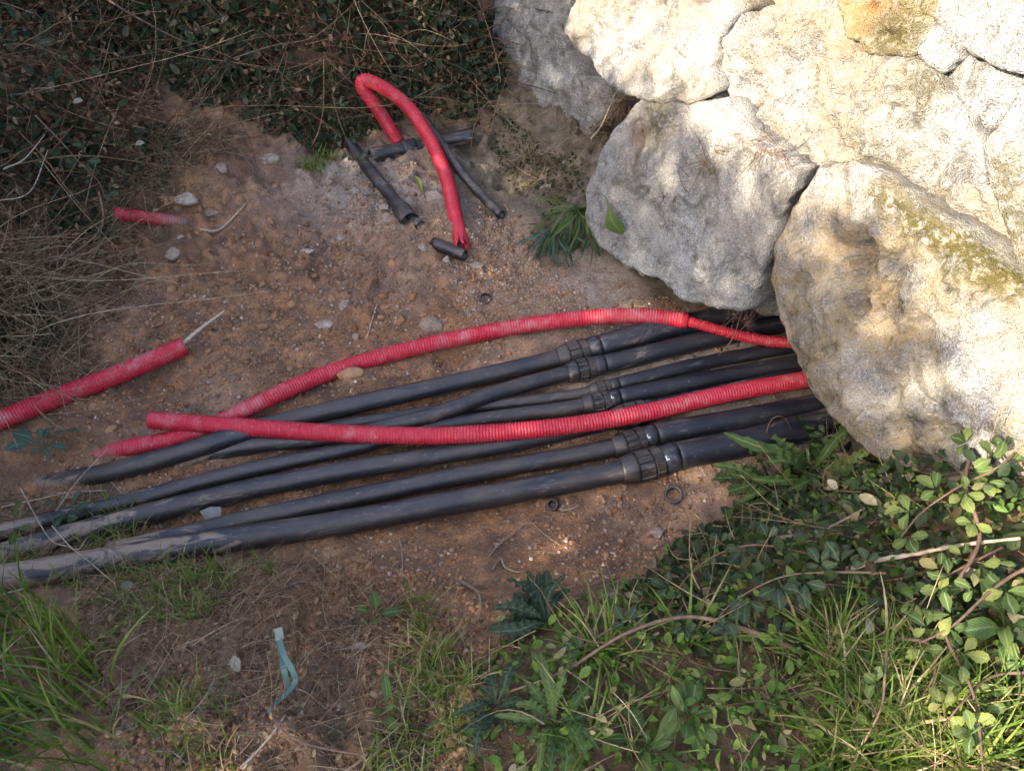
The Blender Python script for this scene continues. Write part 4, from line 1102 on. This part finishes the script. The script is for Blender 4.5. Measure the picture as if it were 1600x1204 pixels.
# ------------------------------------------------------------------ single plants
def leaf_mesh(name, width, k, fold, droop, serr, mat, stalk=0.0, wav=0.0, bend=0.0):
    xs = np.linspace(0, 1, k + 1); v, f, uv = [], [], []
    for i, x in enumerate(xs):
        x2 = max(0.0, (x - stalk) / (1 - stalk))
        w = width * 0.5 * math.sin(math.pi * min(1.0, x2 * 0.90 + 0.06))**0.8
        w *= (0.55 + 0.65 * x2) if stalk else 1.0
        if x2 <= 0: w = 0.018
        elif serr and i < k: w *= 1 + serr * (1 if i % 2 else -1)
        if i == k: w = 0.004
        z = 0.22 * math.sin(x * 1.6) - droop * x**2.2
        yb = bend * x * x + 0.02 * math.sin(x * 9 + bend * 20)
        wz = wav * math.sin(i * 2.1)
        for y in (w, w * 0.5, 0, -w * 0.5, -w): v.append((x, y + yb, z + fold * abs(y) + wz * abs(y) * (1 if y > 0 else -1)))
        for y in (1, 0.75, 0.5, 0.25, 0): uv.append((x, y))
    for i in range(k):
        for j in range(4):
            a = i * 5 + j; f.append((a, a + 1, a + 6, a + 5))
    me = mesh(name, np.array(v), np.array(f), uv=uv); me.materials.append(mat)
    return me
LM = {}
for key, mt in (('herb', 'herb'), ('blue', 'herb_blue')):
    LM[key + '_tooth'] = [leaf_mesh('leaf', 0.23, 22, 0.25, dr, 0.16, M[mt], 0.12, 0.7, bd) for dr, bd in ((0.3, 0.2), (0.6, -0.25), (0.9, 0.1), (0.5, -0.1), (1.2, 0.3))]
    LM[key + '_strap'] = [leaf_mesh('leaf', 0.062, 10, 0.35, dr, 0.0, M[mt], 0.22, 0.5, bd) for dr, bd in ((0.35, 0.2), (0.8, -0.2), (1.2, 0.1), (0.1, -0.3))]
    LM[key + '_spoon'] = [leaf_mesh('leaf', 0.40, 8, 0.15, dr, 0.0, M[mt], 0.28, 0.2) for dr in (0.25, 0.45, 0.6)]
LM['herb_dark'] = [leaf_mesh('leaf', 0.24, 22, 0.25, dr, 0.16, M['dark_leaf'], 0.12, 0.7, bd) for dr, bd in ((0.2, 0.25), (0.45, -0.2), (0.8, 0.1))]
LM['cane'] = [leaf_mesh('leaf', 0.66, 10, 0.22, dr, 0.07, M['cane_leaf'], 0.06, 0.1) for dr in (0.2, 0.4)]
LM['dark'] = [leaf_mesh('leaf', 0.66, 10, 0.22, dr, 0.07, M['dark_leaf'], 0.06, 0.1) for dr in (0.2, 0.4)]
LM['yellow'] = [leaf_mesh('leaf', 0.4, 8, 0.3, 0.3, 0.0, M['leaf_yellow'])]

def leaf_obj(parent, me, p, d, nrm, L, wscale=1.0):
    Rm = frame_from(np.array([d]), np.array([nrm]))[0]
    o = bpy.data.objects.new('leaf', me); COL.objects.link(o); o.parent = parent
    m = Matrix([[*(Rm[i] * np.array([L, L * wscale, L])), 0] for i in range(3)] + [[0, 0, 0, 1]])
    m.translation = Vector(p) - parent.location
    o.matrix_local = m
    return o
def rosette(label, px, py, n, L, kind, el=(0.15, 0.9), az=(0, 360), h=0.01, cat='plant', name='leafy_plant', group='single green plants', seed=0, base=None):
    r_ = np.random.default_rng(seed + 50)
    p = base if base is not None else on(px, py, h)
    o = empty(name, p, label, cat, group)
    for i in range(n):
        a = R(az[0] + (az[1] - az[0]) * ((i * 0.618) % 1.0)) + r_.uniform(-0.2, 0.2)
        e = r_.uniform(*el)
        d = np.array([math.cos(a) * math.cos(e), math.sin(a) * math.cos(e), math.sin(e)])
        nr = np.array([-math.cos(a) * math.sin(e), -math.sin(a) * math.sin(e), math.cos(e)]) + r_.normal(size=3) * 0.45
        leaf_obj(o, LM[kind][r_.integers(0, len(LM[kind]))], np.array(p) + d * 0.006 + np.array([0, 0, 0.012 * i / n]), d, nr, L * r_.uniform(0.4, 1.1), r_.uniform(0.7, 1.35))
    return o
wp = on(905, 340, 0.11)
rosette('green strap-leaved plant drooping beside the hanging boulder', 0, 0, 110, 0.19, 'herb_strap', el=(-1.1, 0.5), az=(160, 385), seed=1, base=wp)
rosette('blue-green plant drooping left of the strap-leaved one', 0, 0, 60, 0.15, 'blue_strap', el=(-1.0, 0.3), az=(140, 330), seed=2, base=on(866, 362, 0.09))
lf = empty('broad_leaf_sprig', on(915, 330, 0.06), 'single broad leaf hanging in front of the hanging boulder', 'leaf')
leaf_obj(lf, LM['herb_spoon'][1], np.array(wall_pt(945, 305, 0.47)), np.array([0.35, -0.35, -0.8]), np.array([-0.3, -0.8, 0.4]), 0.16)
leaf_obj(lf, LM['herb_strap'][0], np.array(wall_pt(918, 318, 0.45)), np.array([0.7, -0.2, 0.5]), np.array([0, -0.5, 0.8]), 0.10, 0.35)
rosette('large toothed-leaf plant at the foot of the big boulder', 1265, 748, 34, 0.20, 'herb_tooth', el=(0.1, 1.0), az=(0, 360), seed=3, h=0.03)
rosette('toothed-leaf plant spilling towards the larger black ring', 1205, 765, 16, 0.20, 'herb_tooth', el=(0.1, 0.6), az=(120, 300), seed=4, h=0.03)
rosette('crushed dark green clump at the edge of the bare soil', 855, 980, 44, 0.115, 'herb_dark', el=(-0.05, 0.45), az=(80, 210), seed=5, h=0.03)
rosette('leafy rosette low in the middle of the bottom edge', 865, 1135, 18, 0.11, 'herb_tooth', el=(0.2, 0.9), seed=6, h=0.04)
rosette('spoon-leaved plant right of the leafy rosette', 1075, 1120, 14, 0.075, 'herb_spoon', el=(0.3, 1.1), seed=7, h=0.05)
rosette('spoon-leaved plant under the thorny cane', 1010, 1165, 9, 0.09, 'herb_spoon', el=(0.3, 1.1), seed=8, h=0.05)
rosette('dark leafy plant beside the bottom middle soil', 775, 1105, 16, 0.10, 'herb_dark', el=(0.1, 0.7), seed=9, h=0.04)
rosette('bright herb near the bottom right corner', 1575, 1110, 16, 0.11, 'herb_strap', el=(0.2, 1.2), seed=10, h=0.08)
rosette('bushy bright herb on the sunny right edge', 1560, 990, 16, 0.10, 'herb_spoon', el=(0.2, 1.2), seed=11, h=0.10)
rosette('low herb in the bottom right grass', 1400, 1090, 12, 0.08, 'herb_strap', el=(0.3, 1.2), seed=12, h=0.07)
rosette('little seedling at the bottom of the litter', 600, 1112, 4, 0.07, 'herb_spoon', el=(0.4, 1.2), seed=13, h=0.0)
rosette('little pale seedling in the middle of the near bank', 585, 965, 6, 0.06, 'herb_spoon', el=(0.3, 1.0), seed=14, h=0.0)
rosette('bright broad-leaved sprig over the muddy pipe at the left edge', 20, 822, 4, 0.10, 'herb_spoon', el=(0.1, 0.7), seed=15, h=0.10)
rosette('dark sprig growing between the left ends of the pipes', 110, 800, 7, 0.08, 'blue_spoon', el=(0.1, 0.7), seed=16, h=0.05)
rosette('dark sprig left of the buried pipe ends', 70, 700, 9, 0.10, 'blue_spoon', el=(0.1, 0.8), seed=17, h=0.03)
yl = empty('yellow_green_leaf', on(655, 293, 0.02), 'yellow-green curled leaf between the loose pipes', 'leaf')
leaf_obj(yl, LM['yellow'][0], np.array(on(660, 303, 0.01)), np.array([-0.25, 0.5, 0.35]), np.array([0.3, -0.4, 0.8]), 0.075, 0.6)
yl = empty('yellow_leaf', on(663, 72, 0.05), 'single yellow leaf high in the far brambles', 'leaf')
leaf_obj(yl, LM['yellow'][0], np.array(on(656, 72, 0.10)) , np.array([0.8, 0.1, 0.1]), np.array([0, -0.7, 0.6]), 0.05, 1.6)
# strong blades of the tall left tuft
def blade_mesh(name, L, w, lean, mat):
    k = 10; v, f, uv = [], [], []
    x = z = 0.0
    for i in range(k + 1):
        t = i / k; th = lean * (0.15 + t**1.4)
        ww = w * 0.5 * (1 - t**2.4) * (0.6 + 0.4 * min(1, t * 4)) + 0.0004
        v += [(x, ww, z + 0.25 * ww), (x, 0, z), (x, -ww, z + 0.25 * ww)]; uv += [(t, 1), (t, 0.5), (t, 0)]
        x += math.sin(th) * L / k; z += math.cos(th) * L / k
    for i in range(k):
        a = i * 3; f += [(a, a+1, a+4, a+3), (a+1, a+2, a+5, a+4)]
    me = mesh(name, np.array(v), np.array(f), uv=uv); me.materials.append(mat); return me
BM = [blade_mesh('blade', 0.46, 0.011, 0.5, M['herb']), blade_mesh('blade', 0.40, 0.010, 0.9, M['herb']), blade_mesh('blade', 0.34, 0.008, 1.4, M['herb'])]
def tuft(label, px, py, n, sc, seed, az=(0, 360)):
    r_ = np.random.default_rng(seed); p = on(px, py, -0.005); o = empty('grass_clump', p, label, 'grass', 'tall grass clumps')
    for i in range(n):
        c = bpy.data.objects.new('blade', BM[r_.integers(0, 3)]); COL.objects.link(c); c.parent = o
        c.location = (*r_.normal(size=2) * 0.03, 0); c.rotation_euler = (r_.normal() * 0.12, r_.normal() * 0.12, R(r_.uniform(*az)))
        c.scale = [sc * r_.uniform(0.6, 1.1)] * 3
tuft('tallest grass clump at the left edge, in front of the muddy pipe', 60, 1130, 18, 1.0, 1)
tuft('grass clump low at the bottom left corner', 15, 1190, 16, 0.75, 2)
tuft('grass clump leaning right at the bottom left', 140, 1185, 13, 0.7, 3)
tuft('bright grass clump at the bottom edge right of centre', 1190, 1090, 26, 0.5, 4)
tuft('bright grass clump near the bottom right', 1330, 1150, 24, 0.5, 5)
tuft('short bright grass clump at the bottom middle', 1000, 1190, 18, 0.45, 6)

# ------------------------------------------------------------------ bramble canes
def cane(label, P, r, kind, every=0.07, leaf=0.05, bare=0.0, seed=0, group='bramble canes'):
    leaf = leaf * 0.86
    r_ = np.random.default_rng(seed + 300)
    pp = [on(x, y, h) for x, y, h in P]; path = Path(pp, 0.015); base = Vector(pp[0])
    o = empty('bramble_cane', base, label, 'bramble', group)
    S = np.linspace(0, path.L, int(path.L / 0.02) + 2)
    RR = r * (1 - 0.6 * S / path.L) * (1 + 0.15 * r_.uniform(-1, 1, len(S)))
    v, f = sweep(path, S, RR, 7)
    link('stem', mesh('stem', v, f, origin=base), M['cane'], o)
    s = path.L * bare + every * 0.5
    up = np.array([-0.45, -0.4, 0.8])
    while s < path.L and kind:
        Pm, T, Nn, B = path.frame(np.array([s]))
        sgn = 1 if r_.uniform() > 0.5 else -1
        d = B[0] * sgn * 0.8 + T[0] * 0.5 + np.array([0, 0, 0.25]) + r_.normal(size=3) * 0.2
        d /= np.linalg.norm(d); q = Pm[0] + d * 0.022
        side = np.cross(d, up); side /= np.linalg.norm(side)
        L = leaf * r_.uniform(0.65, 1.15)
        for dd, l in ((d, 1.0), (d * 0.35 + side, 0.8), (d * 0.35 - side, 0.8)):
            leaf_obj(o, LM[kind][r_.integers(0, 2)], q + dd * 0.004, dd + r_.normal(size=3) * 0.12, up + r_.normal(size=3) * 0.35, L * l)
        s += every * r_.uniform(0.7, 1.4)
    return o
cane('thorny pale cane running down the right edge in the sun', [(1520,690,.14),(1505,760,.16),(1525,850,.17),(1470,950,.17),(1478,1010,.16),(1520,1090,.15),(1535,1220,.14)], 0.0055, 'cane', 0.075, 0.05, seed=1)
cane('leafy bramble cane along the sunny right edge', [(1640,650,.15),(1570,720,.17),(1500,760,.18),(1440,800,.17),(1400,850,.15)], 0.0035, 'cane', 0.05, 0.052, seed=2)
cane('leafy bramble cane at the far right of the sunny bank', [(1660,880,.2),(1600,890,.2),(1540,930,.2),(1480,985,.18),(1430,1010,.15)], 0.0045, 'cane', 0.05, 0.05, seed=3)
cane('bramble spray climbing the foot of the big boulder', [(1420,720,.06),(1390,690,.10),(1350,655,.13),(1310,640,.14),(1300,690,.10)], 0.0022, 'dark', 0.05, 0.042, seed=4)
cane('thick dark cane lying across the lower green bank', [(1260,1010,.06),(1180,985,.08),(1080,960,.09),(980,990,.09),(880,1050,.07),(790,1085,.04)], 0.006, 'dark', 0.10, 0.045, seed=5)
cane('shaded bramble cane in the middle of the green bank', [(1380,900,.12),(1300,890,.14),(1220,900,.14),(1150,930,.13),(1110,980,.1)], 0.003, 'dark', 0.05, 0.052, seed=6)
cane('shaded bramble cane just right of the smooth grey stone', [(1260,860,.08),(1180,850,.12),(1120,860,.12),(1070,900,.10),(1040,960,.07)], 0.003, 'dark', 0.055, 0.046, seed=7)
cane('thorny cane hooking over the low right grass', [(1400,1000,.10),(1450,1010,.14),(1455,1060,.13),(1420,1110,.08)], 0.004, 'cane', 0.09, 0.045, seed=8)
cane('bare thin stem bending down through the bottom right grass', [(1385,1010,.14),(1375,1060,.14),(1370,1110,.12),(1355,1150,.10),(1325,1215,.06)], 0.003, 'cane', 0.2, 0.04, seed=9)
cane('leafy bramble shoots in the bottom right corner', [(1620,1060,.12),(1560,1050,.15),(1500,1100,.15),(1460,1150,.12)], 0.0035, 'cane', 0.05, 0.05, seed=10)
cane('bramble shoots below the sunlit stick', [(1560,860,.12),(1480,900,.16),(1440,940,.15),(1420,980,.12)], 0.003, 'cane', 0.045, 0.05, seed=11)
cane('bluish bramble spray hanging on the left bank', [(60,190,.30),(90,215,.32),(120,245,.32),(150,275,.30),(160,300,.28)], 0.003, 'dark', 0.05, 0.055, bare=0.3, seed=12)
cane('long bare cane curving down the left bank', [(150,290,.27),(153,320,.24),(148,345,.20),(125,380,.17),(95,400,.15),(40,412,.14),(-30,412,.14)], 0.004, None, seed=13)
cane('bare cane arching over the left red conduit', [(195,450,.05),(150,470,.09),(128,505,.12),(125,560,.11),(122,610,.09),(105,645,.04)], 0.0028, None, seed=14)
cane('pale bare cane high across the far brambles', [(365,88,.25),(430,75,.28),(490,55,.28),(560,10,.28),(600,-10,.28)], 0.0028, None, seed=15)
cane('pale thorny cane at the top left', [(155,0,.42),(195,20,.42),(235,40,.41),(270,52,.40),(304,68,.38)], 0.0045, None, seed=16)
cane('dark leafy bramble in the top left corner', [(0,60,.4),(50,80,.42),(100,95,.42),(140,120,.40)], 0.003, 'dark', 0.045, 0.05, seed=17)
cane('bare twig bent over the far wall foot', [(735,225,.05),(742,190,.12),(760,165,.16),(785,160,.16),(830,115,.18)], 0.0024, None, seed=18)
cane('dark bramble hanging left of the loose pipes', [(520,150,.25),(530,190,.22),(545,230,.12),(560,262,.06)], 0.0025, 'dark', 0.045, 0.04, seed=19)
cane('wiry stem looping over the two nearest pipes at the opening', [(1196,705,.01),(1198,670,.10),(1212,650,.14),(1228,655,.12),(1236,672,.09)], 0.0018, None, seed=20)
cane('thin cane lying along the bottom litter', [(425,1090,.02),(440,1140,.03),(480,1168,.03),(560,1176,.03),(640,1172,.02),(720,1145,.02),(760,1120,.03)], 0.0030, None, seed=21)

# ------------------------------------------------------------------ sticks
def stick(label, P, r, name='stick', mat='stick', cat='stick', group='dry sticks'):
    pp = [on(x, y, h) for x, y, h in P]; path = Path(pp, 0.012); base = Vector(pp[0])
    S = np.linspace(0, path.L, int(path.L / 0.012) + 3); S = np.concatenate([[S[0]], S, [S[-1]]])
    rr = np.random.default_rng(int(P[0][0] * 7 + P[0][1]))
    RR = r * (1 - 0.45 * S / path.L) * (1 + 0.18 * rr.uniform(-1, 1, len(S))); RR[0] = RR[-1] = 0.0003
    v, f = sweep(path, S, RR, 8)
    v += 0.25 * r * rr.normal(size=v.shape) * 0.4
    o = link(name, mesh(name, v, f, origin=base), M[mat]); o.location = base
    return tag(o, label, cat, group)
stick('forked pale stick on the earth beside the buried red stub', [(311,354,.012),(335,352,.014),(360,342,.016),(388,329,.016)], 0.0055)
stick('pale stick poking out of the left red conduit', [(270,548,.045),(289,535,.05),(310,512,.05),(328,494,.05),(347,477,.045)], 0.0075, mat='pale_stick')
stick('pale sunlit stick lying across the right bank', [(1326,886,.13),(1380,870,.14),(1430,862,.15),(1500,850,.16),(1590,844,.17)], 0.0060)
stick('pale broken stick below the toothed-leaf plant', [(1218,836,.10),(1260,830,.11),(1300,820,.12),(1350,795,.13)], 0.0045)
stick('straw-coloured stalk leaning on the big boulder', [(1415,712,.06),(1428,680,.14),(1441,655,.18)], 0.003)
stick('folded dry leaf stalk at the foot of the big boulder', [(1441,655,.18),(1462,668,.17),(1488,690,.13)], 0.004)
stick('thin twig on the trench floor by the flat pale stone', [(572,530,.006),(582,505,.006),(590,478,.008)], 0.0025)
stick('long thin twig on the near bank', [(375,946,.006),(420,928,.01),(455,913,.01),(485,904,.008)], 0.003)
stick('bent twig on the bare soil below the pipes', [(745,895,.005),(775,855,.008),(805,828,.01),(826,813,.012),(850,835,.01),(876,852,.006)], 0.0025)
stick('short upright straw below the nearest pipe', [(627,905,.004),(628,870,.01),(624,836,.012)], 0.002)
stick('split pale root on the bare soil', [(770,890,.005),(782,872,.008),(790,886,.008),(812,894,.006)], 0.003)
stick('small pale chip stick near the small thick ring', [(876,796,.004),(890,795,.006),(905,790,.006)], 0.003)
stick('pale twig at the bottom left of the litter', [(380,1204,.02),(400,1180,.03),(430,1150,.03),(450,1120,.02)], 0.003)
stick('pale twig at the bottom middle', [(530,1208,.02),(555,1190,.02),(575,1178,.02)], 0.004)
stick('grey twig on the rubble by the crushed clump', [(720,905,.006),(745,925,.012),(752,950,.012),(748,970,.008)], 0.005)
stick('dry straw across the left ends of the pipes', [(0,790,.05),(60,775,.06),(110,768,.07),(170,768,.05)], 0.0018)
stick('slanting straw over the farthest pipe end', [(85,800,.05),(120,750,.08),(170,700,.07)], 0.0022)
stick('crossing straws in front of the muddy pipe', [(30,760,.10),(75,838,.12),(115,858,.12),(180,912,.05)], 0.0020)
stick('green-grey straw forking over the muddy pipe', [(80,820,.10),(117,858,.12),(135,838,.12)], 0.0018)
stick('white straw at the lower left edge', [(-10,930,.05),(20,925,.06),(40,920,.06)], 0.0028)
stick('pale twig sticking from the joint by the hanging boulder', [(922,228,.30),(940,195,.36),(960,160,.42)], 0.003)
stick('dry stick low on the left bank', [(0,255,.35),(30,235,.36),(70,210,.36)], 0.003)
stick('long dry straw on the left bank', [(-10,310,.28),(40,290,.3),(75,235,.32)], 0.0025)
for i, (a, b, c) in enumerate((((1085,470),(1075,520),(1120,560)), ((1165,492),(1175,505),(1160,520)))):
    p0 = Vector(wall_pt(1160 + 6 * i, 484, 0.22)); p2 = on(c[0], c[1], 0.05)
    path = Path([p0, p0.lerp(p2, 0.5) + Vector((0.015, 0, -0.02)), p2], 0.01)
    S = np.linspace(0, path.L, 20); v, f = sweep(path, S, 0.0018 * (1 - 0.5 * S / path.L), 6)
    o = link('hanging_root', mesh('hanging_root', v, f, origin=p0), M['root']); o.location = p0
    tag(o, ('long thin root hanging from the boulder over the red conduit', 'shorter curled root hanging beside the long thin root')[i], 'root', 'roots in the opening')

# ------------------------------------------------------------------ strap, plastic, bits
def ribbon(name, label, P, w, mat, wvec, cat, parent=None):
    pp = [Vector(p) for p in P]; c = catmull(pp, 0.008); wv = np.array(wvec, float)
    t = np.gradient(c, axis=0); t /= np.linalg.norm(t, axis=1)[:, None]
    s = wv[None] - t * (t @ wv)[:, None]; s /= np.linalg.norm(s, axis=1)[:, None]
    nn = np.cross(t, s) * 0.0009
    rows = np.stack([c + s * w * 0.5 + nn, c - s * w * 0.5 + nn, c - s * w * 0.5 - nn, c + s * w * 0.5 - nn], 1)
    m = len(c); f = [[i*4 + j, i*4 + (j+1) % 4, (i+1)*4 + (j+1) % 4, (i+1)*4 + j] for i in range(m - 1) for j in range(4)] + [[3, 2, 1, 0], [(m-1)*4 + k for k in range(4)]]
    base = parent.location if parent else pp[0]
    o = link(name, mesh(name, rows.reshape(-1, 3), f, smooth=False, origin=base), mat, parent)
    return o
sb = on(455, 1075, 0.0)
sp_ = empty('teal_strap', sb, 'folded teal plastic strap sticking up from the litter', 'strap')
ribbon('pale_end', '', [on(434, 982, .10), on(437, 990, .10), on(440, 1003, .10)], 0.017, M['strap_end'], (1, 0, 0.1), '', sp_)
ribbon('front_band', '', [on(440, 1003, .10), on(447, 1028, .085), on(459, 1050, .065), on(463, 1066, .045), on(448, 1086, .035), on(430, 1104, .02), on(422, 1116, .01)], 0.012, M['strap'], (1, 0.3, 0.3), '', sp_)
ribbon('back_band', '', [on(433, 990, .098), on(440, 1020, .08), on(447, 1050, .055), on(451, 1078, .02)], 0.013, M['strap'], (1, -0.1, 0), '', sp_)
ps = on(335, 806, 0.02)
pl_ = np.array([[-0.035, 0, 0.03], [0.03, 0.005, 0.045], [0.018, -0.01, -0.012], [-0.022, -0.012, -0.012], [-0.005, 0.012, 0.035]])
bm_ = []
o = link('plastic_scrap', mesh('plastic_scrap', np.vstack([pl_, pl_ + np.array([0, 0.0015, 0])]), [[0, 4, 3], [4, 2, 3], [4, 1, 2], [5, 8, 9], [9, 8, 7], [9, 7, 6], [0, 3, 8, 5], [3, 2, 7, 8], [2, 1, 6, 7]], smooth=False), M['plastic'])
o.location = ps
tag(o, 'scrap of cloudy plastic wedged between the two nearest pipes at the left', 'plastic scrap')
for i, (x, y, L, lb) in enumerate(((115,162,.055,'pale round leaf on the top left brambles'), (375,1050,.05,'pale leaf lying by the teal strap'), (322,1108,.06,'withered pale leaf pair at the bottom left'), (210,222,.05,'cream leaf among the left brambles'), (1305,770,.045,'cream dead leaf on the toothed-leaf plant'), (1354,970,.05,'cream dead leaf in the shaded bank'), (188,915,.05,'small pale leaf under the muddy pipe'), (118,835,.05,'shiny green leaf near the buried pipe'))):
    p = on(x, y, 0.30 if y < 300 else (0.14 if x > 1200 else 0.02)); e = empty('fallen_leaf', p, lb, 'leaf', 'pale fallen leaves')
    me = LM['pale'] = LM.get('pale') or leaf_mesh('leaf', 0.6, 8, 0.2, 0.2, 0.0, mat_leaf('pale_leaf', [(0.0, (0.20, 0.20, 0.13)), (1.0, (0.34, 0.30, 0.21))], per='obj'))
    leaf_obj(e, me, np.array(p), np.array([math.cos(i * 2.1), math.sin(i * 2.1), 0.1]), np.array([0.5 * math.sin(i * 3.0), -0.4, 0.9]), L * 0.75)

# ------------------------------------------------------------------ hedge on the left bank outside the frame: it shades the trench
n = 30000
hy = rng.uniform(-8, 7.5, n); hx = -3.75 + rng.normal(size=n) * 0.35
topz = 0.11 - 0.651 * (hx - 1.22) - 0.0224 * (hy - 1.36) - 0.06
topz = topz + 0.30 * ss(-1.2, -1.6, hy) * ss(-2.5, -2.1, hy) - 0.10 * ss(-2.1, -2.5, hy) - 0.08 * ss(-1.3, -0.9, hy) * ss(0.6, 0.2, hy)
topz = topz + 0.30 * fbm(np.column_stack([hy, np.zeros(n), np.zeros(n)]), 1.6, 3, 0.6, 7)
hz = H0(hx, hy) - 0.1 + (topz - H0(hx, hy) + 0.1) * rng.uniform(0, 1, n)**0.8
pos = np.column_stack([hx, hy, hz])
gap = fbm(pos * np.array([0.2, 1, 1]), 4.5, 2, 0.5, 19) > 0.18 + 1.8 * ss(0.1, 0.5, topz - hz)
gap |= (pos[:, 1] > -2.1) & (pos[:, 1] < -1.1) & (pos[:, 2] > 1.7) & (pos[:, 2] < 2.08) & (fbm(pos * np.array([0.1, 1, 1]), 3.0, 2, 0.5, 23) > -0.12)
pos = pos[~gap]; n = len(pos)
leaf_stuff('hedge', pos, rng.uniform(0.07, 0.13, n), M['hedge'], 'leafy hedge on top of the left bank', 'hedge', outward=(0, 0, 0.6), jit=1.0)
